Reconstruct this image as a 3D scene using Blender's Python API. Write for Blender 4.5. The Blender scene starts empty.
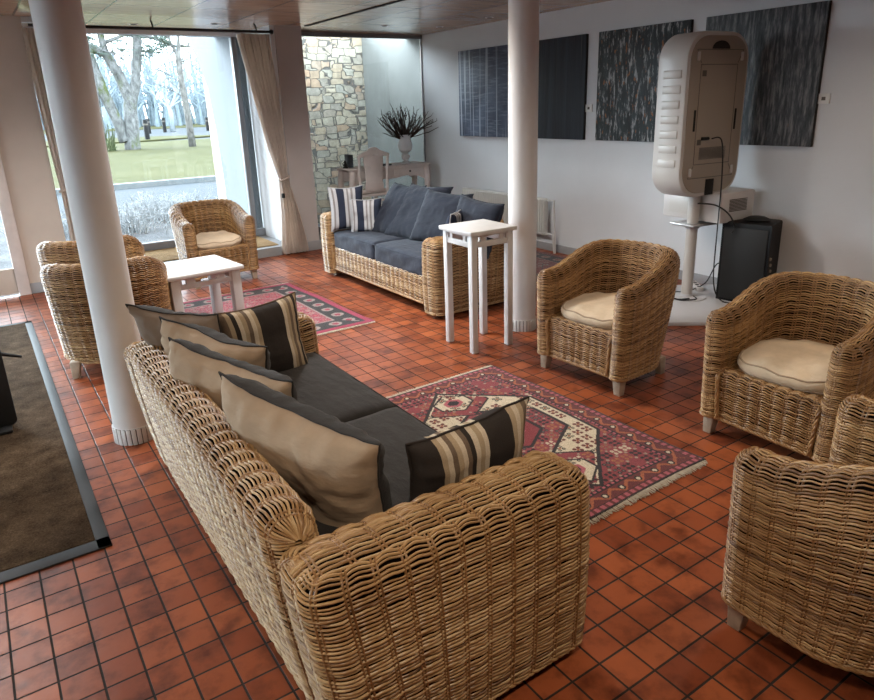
import bpy, bmesh, math, random
import numpy as np
from mathutils import Vector, Matrix, noise
rnd = random.Random(7)
sc = bpy.context.scene
COL = sc.collection
PI = math.pi

# ------------------------------------------------------------------ camera, sky, lights, exposure
def make_camera():
    yaw, pitch, roll, h = .5865, .3121, -.0343, 1.6
    cy, sy, cp, sp = math.cos(yaw), math.sin(yaw), math.cos(pitch), math.sin(pitch)
    f = Vector((sy*cp, cy*cp, -sp)); r = Vector((cy, -sy, 0)); u = r.cross(f)
    c, s = math.cos(roll), math.sin(roll)
    r2 = c*r + s*u; u2 = -s*r + c*u
    cam = bpy.data.cameras.new('camera'); o = bpy.data.objects.new('camera', cam); COL.objects.link(o)
    M = Matrix((r2, u2, -f)).transposed().to_4x4(); M.translation = (0, 0, h)
    o.matrix_world = M
    cam.sensor_fit = 'HORIZONTAL'; cam.sensor_width = 36; cam.lens = 674.08/874*36
    cam.shift_y = -28.6/874
    cam.clip_end = 400; cam.clip_start = .05
    sc.camera = o
make_camera()
sc.view_settings.view_transform = 'Standard'; sc.view_settings.look = 'None'
sc.view_settings.gamma = 1; sc.view_settings.use_curve_mapping = False
sc.view_settings.exposure = 0.75
w = bpy.data.worlds.new('overcast_sky'); sc.world = w; w.use_nodes = True
bg = w.node_tree.nodes['Background']; bg.inputs[0].default_value = (.78, .91, 1.0, 1); bg.inputs[1].default_value = 6.5

def lamp(loc, power, color):
    l = bpy.data.lights.new('unseen_spot_light', 'SPOT'); l.spot_size = math.radians(158); l.spot_blend = .6; l.shadow_soft_size = .16
    l.energy = power; l.color = color
    o = bpy.data.objects.new('unseen_spot_light', l); COL.objects.link(o); o.location = loc
def sun(d, strength, angle, color):
    l = bpy.data.lights.new('hazy_sun', 'SUN'); l.energy = strength; l.angle = math.radians(angle); l.color = color
    o = bpy.data.objects.new('hazy_sun', l); COL.objects.link(o); o.rotation_euler = Vector(d).to_track_quat('-Z', 'Y').to_euler()
sun((.52, -.74, -.36), 12, 45, (.80, .91, 1.0))
WARM = (1.0, .84, .66)
for i, (x, y, p) in enumerate([(.2, .3, 16), (2.6, .2, 10), (4.0, 1.7, 6), (1.6, 2.5, 7), (-1.5, 1.5, 8), (2.6, 4.2, 8)]):
    lamp((x, y, 2.40), p*3.6, WARM)
for x, y, p in [(2.0, 4.6, 140), (-.6, 5.0, 85), (1.6, 5.4, 50)]: lamp((x, y, 2.40), p, (1.0, .97, .94))  # fill spots added to brighten the mid floor and window wall

# ------------------------------------------------------------------ materials
def M(name):
    m = bpy.data.materials.new(name); m.use_nodes = True
    nt = m.node_tree; b = nt.nodes['Principled BSDF']
    return m, nt, b
def N(nt, t, **kw):
    n = nt.nodes.new(t)
    for k, v in kw.items(): setattr(n, k, v)
    return n
def ramp(nt, stops, interp='LINEAR'):
    n = nt.nodes.new('ShaderNodeValToRGB'); r = n.color_ramp; r.interpolation = interp
    while len(r.elements) < len(stops): r.elements.new(.5)
    for e, (p, c) in zip(r.elements, stops):
        e.position = p; e.color = (*c, 1) if len(c) == 3 else c
    return n
def objco(nt, scale=(1, 1, 1), rot=(0, 0, 0), loc=(0, 0, 0)):
    t = N(nt, 'ShaderNodeTexCoord'); m = N(nt, 'ShaderNodeMapping')
    m.inputs['Scale'].default_value = scale; m.inputs['Rotation'].default_value = rot; m.inputs['Location'].default_value = loc
    nt.links.new(t.outputs['Object'], m.inputs[0]); return m.outputs[0]
def noise_n(nt, co, scale, detail=4, rough=.55):
    n = N(nt, 'ShaderNodeTexNoise'); n.inputs['Scale'].default_value = scale; n.inputs['Detail'].default_value = detail
    n.inputs['Roughness'].default_value = rough
    if co is not None: nt.links.new(co, n.inputs['Vector'])
    return n.outputs['Fac']
def bump(nt, b, h, strength=.3, dist=.01):
    n = N(nt, 'ShaderNodeBump'); n.inputs['Strength'].default_value = strength; n.inputs['Distance'].default_value = dist
    nt.links.new(h, n.inputs['Height']); nt.links.new(n.outputs[0], b.inputs['Normal'])
def plain(name, col, rough=.6, metal=0, var=.12, vscale=6, bmp=0, bscale=60, spec=.5):
    m, nt, b = M(name); co = objco(nt)
    f = noise_n(nt, co, vscale)
    lo = tuple(c*(1-var) for c in col); hi = tuple(min(1, c*(1+var)) for c in col)
    r = ramp(nt, [(.3, lo), (.7, hi)]); nt.links.new(f, r.inputs[0]); nt.links.new(r.outputs[0], b.inputs['Base Color'])
    b.inputs['Roughness'].default_value = rough; b.inputs['Metallic'].default_value = metal
    b.inputs['Specular IOR Level'].default_value = spec
    if bmp: bump(nt, b, noise_n(nt, co, bscale), bmp, .004)
    return m
def mixc(nt, a, bb, fac, blend='MIX'):
    n = N(nt, 'ShaderNodeMix', data_type='RGBA', blend_type=blend)
    for sock, v in ((n.inputs[0], fac), (n.inputs[6], a), (n.inputs[7], bb)):
        if hasattr(v, 'links'): nt.links.new(v, sock)
        elif isinstance(v, (int, float)): sock.default_value = v
        else: sock.default_value = (*v, 1)
    return n.outputs[2]
def math_n(nt, op, a, b_=None):
    n = N(nt, 'ShaderNodeMath', operation=op)
    for sock, v in ((n.inputs[0], a), (n.inputs[1], b_)):
        if v is None: continue
        if hasattr(v, 'links'): nt.links.new(v, sock)
        else: sock.default_value = v
    return n.outputs[0]

def mat_floor():
    m, nt, b = M('terracotta_tiles'); t = 1.6/14.3286
    co = objco(nt, loc=(-.0250, -.0715, 0))
    br = N(nt, 'ShaderNodeTexBrick'); br.offset = 0; br.squash = 1
    nt.links.new(co, br.inputs['Vector'])
    for k, v in (('Scale', 1), ('Mortar Size', .0041), ('Mortar Smooth', .3), ('Bias', 0), ('Brick Width', t), ('Row Height', t)): br.inputs[k].default_value = v
    br.inputs['Color1'].default_value = (.205, .047, .017, 1); br.inputs['Color2'].default_value = (.35, .094, .033, 1)
    br.inputs['Mortar'].default_value = (.028, .019, .014, 1)
    f = noise_n(nt, objco(nt), 7, 6, .6)
    dk = ramp(nt, [(.33, (.42, .36, .34)), (.52, (1, 1, 1)), (.8, (1.18, 1.15, 1.1))]); nt.links.new(f, dk.inputs[0])
    c = mixc(nt, br.outputs['Color'], dk.outputs[0], 1.0, 'MULTIPLY')
    nt.links.new(c, b.inputs['Base Color'])
    f2 = noise_n(nt, objco(nt), 30, 5)
    rr = N(nt, 'ShaderNodeMapRange'); b.inputs['Specular IOR Level'].default_value = .28; rr.inputs[3].default_value = .26; rr.inputs[4].default_value = .48; nt.links.new(f2, rr.inputs[0])
    rg = math_n(nt, 'MAXIMUM', rr.outputs[0], math_n(nt, 'MULTIPLY', br.outputs['Fac'], .85)); nt.links.new(rg, b.inputs['Roughness'])
    h = math_n(nt, 'SUBTRACT', math_n(nt, 'MULTIPLY', f2, .35), br.outputs['Fac'])
    f3 = noise_n(nt, objco(nt), 7, 2)
    bump(nt, b, math_n(nt, 'ADD', h, math_n(nt, 'MULTIPLY', f3, .9)), .5, .004)
    return m
def mat_ceiling():
    m, nt, b = M('wood_ceiling_panels')
    co = objco(nt, loc=(.07, -.1, 0))
    br = N(nt, 'ShaderNodeTexBrick'); br.offset = .0; nt.links.new(co, br.inputs['Vector'])
    for k, v in (('Scale', 1), ('Mortar Size', .007), ('Mortar Smooth', .1), ('Brick Width', .635), ('Row Height', .63)): br.inputs[k].default_value = v
    br.inputs['Color1'].default_value = (.46, .31, .215, 1); br.inputs['Color2'].default_value = (.58, .42, .31, 1); br.inputs['Mortar'].default_value = (.02, .012, .01, 1)
    g = noise_n(nt, objco(nt, scale=(1.2, 14, 1)), 3, 6, .6)
    r = ramp(nt, [(.3, (.7, .66, .62)), (.7, (1.1, 1.1, 1.1))]); nt.links.new(g, r.inputs[0])
    nt.links.new(mixc(nt, br.outputs['Color'], r.outputs[0], 1, 'MULTIPLY'), b.inputs['Base Color'])
    b.inputs['Roughness'].default_value = .2; b.inputs['Specular IOR Level'].default_value = .8
    bump(nt, b, math_n(nt, 'MULTIPLY', br.outputs['Fac'], -1), .4, .004)
    return m
def mat_wicker(name, stops, rough=.36):
    m, nt, b = M(name)
    a = N(nt, 'ShaderNodeAttribute', attribute_name='tone')
    f = noise_n(nt, objco(nt), 5, 3); f2 = noise_n(nt, objco(nt), 70, 3)
    s = math_n(nt, 'ADD', a.outputs['Fac'], math_n(nt, 'MULTIPLY', math_n(nt, 'SUBTRACT', f, .5), .55))
    s = math_n(nt, 'ADD', s, math_n(nt, 'MULTIPLY', math_n(nt, 'SUBTRACT', f2, .5), .35))
    r = ramp(nt, stops); nt.links.new(s, r.inputs[0]); nt.links.new(r.outputs[0], b.inputs['Base Color'])
    b.inputs['Roughness'].default_value = rough
    return m
def mat_glass():
    m = bpy.data.materials.new('window_glass'); m.use_nodes = True; nt = m.node_tree; nt.nodes.clear()
    o = N(nt, 'ShaderNodeOutputMaterial'); mx = N(nt, 'ShaderNodeMixShader'); t = N(nt, 'ShaderNodeBsdfTransparent'); g = N(nt, 'ShaderNodeBsdfGlossy')
    t.inputs[0].default_value = (.96, .98, .98, 1); g.inputs['Roughness'].default_value = .02
    fr = N(nt, 'ShaderNodeFresnel'); fr.inputs[0].default_value = 1.45
    nt.links.new(fr.outputs[0], mx.inputs[0]); nt.links.new(t.outputs[0], mx.inputs[1]); nt.links.new(g.outputs[0], mx.inputs[2]); nt.links.new(mx.outputs[0], o.inputs[0])
    return m
def mat_stone():
    m, nt, b = M('stone_masonry')
    co = objco(nt, scale=(.8, 1, 1.35))
    n1 = N(nt, 'ShaderNodeTexNoise'); n1.inputs['Scale'].default_value = 2.2; nt.links.new(co, n1.inputs['Vector'])
    co2 = mixc(nt, co, n1.outputs['Color'], .09)
    v = N(nt, 'ShaderNodeTexVoronoi', feature='F1', distance='CHEBYCHEV'); v.inputs['Scale'].default_value = 7.5; v.inputs['Randomness'].default_value = .62; nt.links.new(co2, v.inputs['Vector'])
    vv = N(nt, 'ShaderNodeTexVoronoi', feature='F2', distance='CHEBYCHEV'); vv.inputs['Scale'].default_value = 7.5; vv.inputs['Randomness'].default_value = .62; nt.links.new(co2, vv.inputs['Vector'])
    e = math_n(nt, 'SUBTRACT', vv.outputs['Distance'], v.outputs['Distance'])
    er = ramp(nt, [(.015, (0, 0, 0)), (.06, (1, 1, 1))]); nt.links.new(e, er.inputs[0])
    sep = N(nt, 'ShaderNodeSeparateColor'); nt.links.new(v.outputs['Color'], sep.inputs[0])
    cr = ramp(nt, [(0, (.36, .33, .28)), (.25, (.47, .42, .33)), (.5, (.45, .37, .27)), (.7, (.47, .32, .22)), (.85, (.38, .37, .32)), (1, (.54, .47, .36))]); nt.links.new(sep.outputs[0], cr.inputs[0])
    f = noise_n(nt, objco(nt), 14, 5); fr = ramp(nt, [(.3, (.75, .75, .75)), (.7, (1.15, 1.15, 1.15))]); nt.links.new(f, fr.inputs[0])
    c = mixc(nt, cr.outputs[0], fr.outputs[0], 1, 'MULTIPLY'); c = mixc(nt, (.13, .12, .11), c, er.outputs[0])
    nt.links.new(c, b.inputs['Base Color']); b.inputs['Roughness'].default_value = .9
    bump(nt, b, er.outputs[0], .7, .03)
    return m
def mat_bark(name, base, moss, amt):
    m, nt, b = M(name); f = noise_n(nt, objco(nt, scale=(1, 1, .5)), 2.2, 6, .65); f2 = noise_n(nt, objco(nt, scale=(1, 1, .5)), 7, 6, .75)
    r = ramp(nt, [(.35, tuple(c*.35 for c in base)), (.65, tuple(min(1, c*1.9) for c in base))]); nt.links.new(f2, r.inputs[0])
    mr = ramp(nt, [(amt, (0, 0, 0)), (amt+.1, (1, 1, 1))]); nt.links.new(f, mr.inputs[0])
    nt.links.new(mixc(nt, r.outputs[0], moss, mr.outputs[0]), b.inputs['Base Color']); b.inputs['Roughness'].default_value = .95
    bump(nt, b, f2, .6, .05); return m
def mat_ground(name, cols, scale, rough=.95, bmp=.5):
    m, nt, b = M(name); f = noise_n(nt, objco(nt), scale, 8, .65); f2 = noise_n(nt, objco(nt), scale*.08, 3)
    s = math_n(nt, 'ADD', math_n(nt, 'MULTIPLY', f, .6), math_n(nt, 'MULTIPLY', f2, .4))
    r = ramp(nt, [(.30+.4*i/(len(cols)-1), c) for i, c in enumerate(cols)]); nt.links.new(s, r.inputs[0]); nt.links.new(r.outputs[0], b.inputs['Base Color'])
    b.inputs['Roughness'].default_value = rough; b.inputs['Specular IOR Level'].default_value = .08
    if bmp: bump(nt, b, f, bmp, .03)
    return m
def mat_cloth(name, col, var=.15, sheen=.08, weave=900):
    m, nt, b = M(name); co = objco(nt); f = noise_n(nt, co, 7, 5, .6)
    r = ramp(nt, [(.3, tuple(c*(1-var) for c in col)), (.7, tuple(min(1, c*(1+var)) for c in col))]); nt.links.new(f, r.inputs[0]); nt.links.new(r.outputs[0], b.inputs['Base Color'])
    b.inputs['Roughness'].default_value = .85; b.inputs['Sheen Weight'].default_value = sheen; b.inputs['Specular IOR Level'].default_value = .25
    h = noise_n(nt, objco(nt, scale=(1, 2.2, 1)), 9, 5, .5)
    bump(nt, b, math_n(nt, 'ADD', h, math_n(nt, 'MULTIPLY', noise_n(nt, co, weave, 1), .04)), .45, .02); return m
def mat_stripes(name, stops):
    m, nt, b = M(name); a = N(nt, 'ShaderNodeAttribute', attribute_name='across')
    r = ramp(nt, stops, 'CONSTANT'); nt.links.new(a.outputs['Fac'], r.inputs[0])
    f = noise_n(nt, objco(nt), 300, 2); fr = ramp(nt, [(.3, (.85, .85, .85)), (.7, (1.1, 1.1, 1.1))]); nt.links.new(f, fr.inputs[0])
    nt.links.new(mixc(nt, r.outputs[0], fr.outputs[0], 1, 'MULTIPLY'), b.inputs['Base Color'])
    b.inputs['Roughness'].default_value = .9; b.inputs['Specular IOR Level'].default_value = .2
    bump(nt, b, noise_n(nt, objco(nt), 9, 4), .4, .02); return m
def mat_curtain():
    m = mat_cloth('linen_curtain', (.70, .62, .56), sheen=.1); nt = m.node_tree; b = nt.nodes['Principled BSDF']; o = nt.nodes['Material Output']
    t = N(nt, 'ShaderNodeBsdfTranslucent'); t.inputs[0].default_value = (.75, .66, .58, 1); mx = N(nt, 'ShaderNodeMixShader'); mx.inputs[0].default_value = .55
    nt.links.new(b.outputs[0], mx.inputs[1]); nt.links.new(t.outputs[0], mx.inputs[2]); nt.links.new(mx.outputs[0], o.inputs[0]); return m
def mat_vcol(name, rough=.95, pile=.5):
    m, nt, b = M(name); a = N(nt, 'ShaderNodeVertexColor', layer_name='Col')
    f = noise_n(nt, objco(nt), 260, 2); fr = ramp(nt, [(.3, (.7, .7, .7)), (.7, (1.2, 1.2, 1.2))]); nt.links.new(f, fr.inputs[0])
    nt.links.new(mixc(nt, a.outputs[0], fr.outputs[0], 1, 'MULTIPLY'), b.inputs['Base Color'])
    b.inputs['Roughness'].default_value = rough; b.inputs['Specular IOR Level'].default_value = .15; b.inputs['Sheen Weight'].default_value = .15
    bump(nt, b, f, pile, .004); return m
def mat_painting(kind):
    m, nt, b = M('painting_' + kind)
    co = lambda s: objco(nt, scale=s)
    if kind == 'slate':
        base = ramp(nt, [(.3, (.04, .052, .085)), (.7, (.12, .15, .22))]); nt.links.new(noise_n(nt, co((1, 1, 1)), 3, 5), base.inputs[0])
        wv = noise_n(nt, co((1, 16, .25)), 1.0, 2, .4); l1 = ramp(nt, [(.56, (0, 0, 0)), (.61, (1, 1, 1)), (.66, (0, 0, 0))]); nt.links.new(wv, l1.inputs[0])
        hv = noise_n(nt, co((1, 3.5, 42)), 1.0, 4, .7); l2 = ramp(nt, [(.50, (0, 0, 0)), (.64, (.38, .38, .38))]); nt.links.new(hv, l2.inputs[0])
        c = mixc(nt, base.outputs[0], (.45, .50, .58), l1.outputs[0]); c = mixc(nt, c, (.34, .39, .47), l2.outputs[0])
    elif kind == 'black':
        base = ramp(nt, [(.35, (.004, .006, .009)), (.65, (.022, .03, .045))]); nt.links.new(noise_n(nt, co((1, 9, .3)), 1.5, 5), base.inputs[0])
        wv = noise_n(nt, co((1, 30, .35)), 1.0, 3, .5); l1 = ramp(nt, [(.63, (0, 0, 0)), (.70, (.8, .8, .8))]); nt.links.new(wv, l1.inputs[0])
        c = mixc(nt, base.outputs[0], (.12, .12, .11), l1.outputs[0])
    elif kind == 'fleck':
        base = ramp(nt, [(.35, (.004, .006, .008)), (.7, (.03, .045, .05))]); nt.links.new(noise_n(nt, co((1, 8, 2)), 2, 5), base.inputs[0])
        wv = noise_n(nt, co((1, 30, 6.5)), 1.1, 5, .7); l1 = ramp(nt, [(.53, (0, 0, 0)), (.62, (1, 1, 1))]); nt.links.new(wv, l1.inputs[0])
        ov = noise_n(nt, co((1.3, 20, 10)), 1.4, 3, .5); l2 = ramp(nt, [(.62, (0, 0, 0)), (.68, (1, 1, 1))]); nt.links.new(ov, l2.inputs[0])
        c = mixc(nt, base.outputs[0], (.40, .40, .40), l1.outputs[0]); c = mixc(nt, c, (.28, .10, .03), l2.outputs[0])
    else:
        base = ramp(nt, [(.36, (.010, .016, .020)), (.5, (.06, .066, .072)), (.64, (.22, .215, .22))]); nt.links.new(noise_n(nt, co((1, 22, 3.2)), 1.5, 6, .7), base.inputs[0])
        ov = noise_n(nt, co((1.3, 22, 5)), 1.6, 3, .5); l2 = ramp(nt, [(.70, (0, 0, 0)), (.76, (.8, .8, .8))]); nt.links.new(ov, l2.inputs[0])
        c = mixc(nt, base.outputs[0], (.20, .08, .035), l2.outputs[0])
    nt.links.new(c, b.inputs['Base Color']); b.inputs['Roughness'].default_value = .55
    bump(nt, b, noise_n(nt, co((1, 20, 4)), 2, 4), .5, .01)
    return m

MAT = dict(
    floor=mat_floor(), ceiling=mat_ceiling(), glass=mat_glass(), stone=mat_stone(),
    wall=plain('white_plaster', (.66, .67, .69), .85, var=.03, vscale=2, bmp=.25, bscale=45),
    beige=plain('beige_wall', (.52, .45, .39), .85, var=.03, bmp=.15),
    greywall=plain('grey_taupe_paint', (.44, .40, .385), .85, var=.03, bmp=.15),
    base=plain('grey_skirting', (.30, .30, .31), .6, var=.06),
    frame=plain('grey_window_frame', (.19, .19, .20), .5, var=.05),
    sill=plain('grey_stone_sill', (.26, .26, .26), .7),
    concrete=plain('pale_concrete', (.205, .21, .20), .9, var=.10, vscale=3, bmp=.2),
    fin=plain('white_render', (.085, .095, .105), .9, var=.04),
    column=plain('white_column_paint', (.66, .65, .65), .45, var=.03),
    white=plain('white_paint_wood', (.60, .60, .60), .4, var=.05, vscale=12, bmp=.08),
    greige=plain('pale_greige_paint', (.62, .56, .53), .5, var=.08, vscale=9, bmp=.1),
    radiator=plain('radiator_enamel', (.62, .61, .58), .35, var=.02),
    dark=plain('dark_plastic', (.005, .005, .006), .5, var=.1, spec=.2),
    black=plain('black_matt', (.006, .006, .006), .6, var=.1),
    hole=plain('dark_recess', (.01, .009, .008), .9),
    rod=plain('black_iron_rod', (.012, .012, .013), .4, metal=.5),
    legwood=plain('greyed_wood', (.40, .33, .25), .6, var=.2, vscale=20),
    wicker=mat_wicker('rattan', [(.0, (.09, .038, .013)), (.3, (.25, .13, .05)), (.6, (.42, .26, .115)), (1, (.58, .42, .23))]),
    wickerdark=mat_wicker('rattan_brown', [(.0, (.06, .024, .008)), (.35, (.20, .098, .034)), (.7, (.37, .21, .085)), (1, (.54, .36, .17))]),
    core=plain('rattan_gap_shade', (.010, .005, .003), .95, spec=.1),  # near-black backing sheet that puts shade into the gaps between strands
    charcoal=mat_cloth('charcoal_cotton', (.027, .0245, .023)),
    slate=mat_cloth('slate_cotton', (.020, .025, .040)),
    slatedark=mat_cloth('dark_slate_cotton', (.011, .0145, .025)),
    taupe=mat_cloth('taupe_cotton', (.20, .155, .12)),
    sand=mat_cloth('sand_cotton', (.36, .265, .18)),
    cream=mat_cloth('cream_cotton', (.60, .48, .34)),
    curtain=mat_curtain(),
    mat=mat_ground('coir_mat', [(.03, .017, .009), (.115, .074, .042), (.23, .16, .10)], 140, bmp=.9),
    matedge=plain('rubber_edge', (.03, .033, .037), .6),
    jute=mat_ground('jute_mat', [(.25, .15, .07), (.40, .27, .14)], 160),
    kiosk=plain('kiosk_shell', (.52, .49, .46), .38, var=.02),
    kioskshaded=plain('kiosk_shell_shaded', (.30, .25, .20), .42, var=.02),  # shell colour darkened to carry the shade on the kiosk's back
    kline=plain('kiosk_seam', (.10, .085, .07), .6),
    steel=plain('brushed_steel', (.55, .55, .56), .3, metal=.8),
    grass=mat_ground('grass', [(.028, .028, .011), (.050, .049, .019), (.072, .066, .034)], 5),
    road=mat_ground('asphalt', [(.045, .050, .056), (.06, .066, .074)], 20, bmp=.2),
    gravel=mat_ground('gravel', [(.03, .03, .03), (.09, .09, .095), (.17, .17, .175)], 30, bmp=1),
    kerb=plain('kerb_stone', (.11, .12, .125), .9),
    bark=mat_bark('lichen_bark', (.10, .10, .10), (.06, .075, .018), .55),
    bark2=mat_bark('grey_bark', (.10, .095, .09), (.09, .11, .03), .66),
    hazebark=plain('hazy_twigs', (.20, .24, .27), .95, var=.15),  # distance haze is mixed into this twig colour
    haze=plain('hazy_wood', (.17, .21, .24), .95, var=.25, vscale=2),  # pale blue-grey tint stands in for the haze over the woods
    needles=plain('grey_green_needles', (.075, .10, .085), .9, var=.3),
    twig=plain('grey_twigs', (.24, .25, .26), .9, var=.3),
    drybranch=plain('dried_branch', (.035, .02, .014), .8, var=.4, vscale=30),
    vase=plain('white_ceramic', (.60, .61, .63), .25, var=.05),
    darkslate=plain('slate_cover', (.03, .035, .045), .5),
    fringe=plain('wool_fringe', (.46, .40, .31), .95, var=.2, vscale=40),
    rug=mat_vcol('woven_rug'),
    cable=plain('black_cable', (.008, .008, .008), .5),
    paper=plain('white_card', (.7, .7, .68), .7),
    whitebox=plain('printer_shell', (.55, .52, .50), .45, var=.02),
    plinth=plain('white_plinth', (.56, .56, .58), .4, var=.03),
    carwhite=plain('white_car_paint', (.6, .62, .65), .3),
)

# ------------------------------------------------------------------ helpers
class MB:
    def __init__(s): s.v = []; s.f = []
    def add(s, V, F, mat=None):
        o = len(s.v)
        for p in V:
            p = Vector(p); s.v.append(tuple(mat @ p) if mat is not None else tuple(p))
        s.f += [tuple(i+o for i in f) for f in F]; return s
    def box(s, x0, x1, y0, y1, z0, z1, bev=0, mat=None, seg=2):
        bm = bmesh.new(); bmesh.ops.create_cube(bm, size=1)
        for v in bm.verts: v.co = ((x0+x1)/2+v.co.x*(x1-x0), (y0+y1)/2+v.co.y*(y1-y0), (z0+z1)/2+v.co.z*(z1-z0))
        if bev: bmesh.ops.bevel(bm, geom=bm.edges[:], offset=bev, segments=seg, profile=.5, affect='EDGES')
        return s.bm(bm, mat)
    def bm(s, bm, mat=None):
        bm.verts.index_update()
        V = [v.co.copy() for v in bm.verts]; F = [[v.index for v in f.verts] for f in bm.faces]; bm.free()
        return s.add(V, F, mat)
    def taper(s, c0, c1, s0, s1, bev=.004):          # square post from c0 (half size s0) to c1 (half size s1)
        V = []
        for c, h in ((c0, s0), (c1, s1)):
            hx, hy = h if isinstance(h, tuple) else (h, h)
            for a, b in ((-1, -1), (1, -1), (1, 1), (-1, 1)): V.append((c[0]+a*hx, c[1]+b*hy, c[2]))
        F = [(3, 2, 1, 0), (4, 5, 6, 7), (0, 1, 5, 4), (1, 2, 6, 5), (2, 3, 7, 6), (3, 0, 4, 7)]
        bm = bmesh.new(); vs = [bm.verts.new(v) for v in V]
        for f in F: bm.faces.new([vs[i] for i in f])
        bm.normal_update()
        if bev: bmesh.ops.bevel(bm, geom=bm.edges[:], offset=bev, segments=2, profile=.5, affect='EDGES')
        return s.bm(bm)
    def tube(s, pts, r, n=8, cap=True):
        pts = [Vector(p) for p in pts]; rr = r if isinstance(r, (list, tuple)) else [r]*len(pts)
        V = []; F = []; up = None
        for i, p in enumerate(pts):
            d = (pts[min(i+1, len(pts)-1)]-pts[max(i-1, 0)]).normalized()
            if up is None:
                a = Vector((0, 0, 1)) if abs(d.z) < .9 else Vector((1, 0, 0)); up = (a-d*a.dot(d)).normalized()
            else:
                up = (up-d*up.dot(d)); up = up.normalized() if up.length > 1e-6 else d.orthogonal().normalized()
            q = d.cross(up)
            for k in range(n):
                t = 2*PI*k/n; V.append(p+(up*math.cos(t)+q*math.sin(t))*rr[i])
        for i in range(len(pts)-1):
            for k in range(n):
                a = i*n+k; b = i*n+(k+1) % n; F.append((a, b, b+n, a+n))
        if cap: F.append(tuple(range(n))[::-1]); F.append(tuple(range((len(pts)-1)*n, len(pts)*n)))
        return s.add(V, F)
    def lathe(s, prof, n=28, c=(0, 0, 0), mat=None):
        V = []; F = []
        for r, z in prof:
            for k in range(n):
                t = 2*PI*k/n; V.append((c[0]+r*math.cos(t), c[1]+r*math.sin(t), c[2]+z))
        for i in range(len(prof)-1):
            for k in range(n):
                a = i*n+k; b = i*n+(k+1) % n; F.append((a, b, b+n, a+n))
        F.append(tuple(range(n))[::-1]); F.append(tuple(range((len(prof)-1)*n, len(prof)*n)))
        return s.add(V, F, mat)
    def prism(s, outline, d0, d1, axis='y', bev=0, mat=None):   # outline in the plane across axis, extruded d0..d1
        bm = bmesh.new()
        def P(a, b, d): return {'y': (a, d, b), 'x': (d, a, b), 'z': (a, b, d)}[axis]
        lo = [bm.verts.new(P(a, b, d0)) for a, b in outline]; hi = [bm.verts.new(P(a, b, d1)) for a, b in outline]
        n = len(outline)
        f0 = bm.faces.new(lo[::-1]); f1 = bm.faces.new(hi)
        for i in range(n): bm.faces.new((lo[i], lo[(i+1) % n], hi[(i+1) % n], hi[i]))
        bmesh.ops.recalc_face_normals(bm, faces=bm.faces[:])
        if bev:
            e = list({x for f in (f0, f1) for x in f.edges}); bmesh.ops.bevel(bm, geom=e, offset=bev, segments=2, profile=.5, affect='EDGES')
        return s.bm(bm, mat)
    def build(s, name, mat, parent=None, smooth=True, ang=40):
        me = bpy.data.meshes.new(name); me.from_pydata(s.v, [], s.f); me.update()
        return finish(name, me, mat, parent, smooth, ang)
def finish(name, me, mat, parent, smooth=True, ang=40):
    for m in (mat if isinstance(mat, (list, tuple)) else [mat]): me.materials.append(m)
    if smooth:
        me.polygons.foreach_set('use_smooth', [True]*len(me.polygons))
        if ang: me.set_sharp_from_angle(angle=math.radians(ang))
    o = bpy.data.objects.new(name, me); COL.objects.link(o)
    if parent is not None: o.parent = parent
    return o
def tag(o, label, cat, group=None, kind=None):
    o['label'] = label; o['category'] = cat
    if group: o['group'] = group
    if kind: o['kind'] = kind
    return o
def struct(o, label=None):
    o['kind'] = 'structure'
    if label: o['label'] = label
    return o
def thing(name, label, cat, loc=(0, 0, 0), rz=0, group=None):
    o = bpy.data.objects.new(name, None); COL.objects.link(o); o.location = loc; o.rotation_euler = (0, 0, rz)
    o.empty_display_size = .1
    return tag(o, label, cat, group)
def copy_tree(o, label, loc, rz, group=None):
    r = o.copy(); COL.objects.link(r); r.location = loc; r.rotation_euler = (0, 0, rz); r['label'] = label
    if group: r['group'] = group
    for ch in list(o.children):
        c = ch.copy(); COL.objects.link(c); c.parent = r
        for g in list(ch.children):
            d = g.copy(); COL.objects.link(d); d.parent = c
    return r
def big_mesh(name, V, Q, mats, parent, attrs=None, midx=None, smooth=True):
    me = bpy.data.meshes.new(name); nv, nq = len(V), len(Q)
    me.vertices.add(nv); me.vertices.foreach_set('co', np.ascontiguousarray(V, np.float32).ravel())
    me.loops.add(nq*4); me.loops.foreach_set('vertex_index', np.ascontiguousarray(Q, np.int32).ravel())
    me.polygons.add(nq); me.polygons.foreach_set('loop_start', np.arange(0, nq*4, 4, dtype=np.int32))
    me.polygons.foreach_set('loop_total', np.full(nq, 4, np.int32))
    me.update(calc_edges=True)
    for k, a in (attrs or {}).items():
        if k == 'Col':
            at = me.color_attributes.new('Col', 'FLOAT_COLOR', 'POINT'); at.data.foreach_set('color', np.ascontiguousarray(a, np.float32).ravel())
        else:
            at = me.attributes.new(k, 'FLOAT', 'POINT'); at.data.foreach_set('value', np.ascontiguousarray(a, np.float32))
    if midx is not None: me.polygons.foreach_set('material_index', np.ascontiguousarray(midx, np.int32))
    me.polygons.foreach_set('use_smooth', np.full(nq, smooth, bool))
    me.validate(); me.update()
    return finish(name, me, mats, parent, False)
def smooth01(t): t = np.clip(t, 0, 1); return t*t*(3-2*t)

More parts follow.
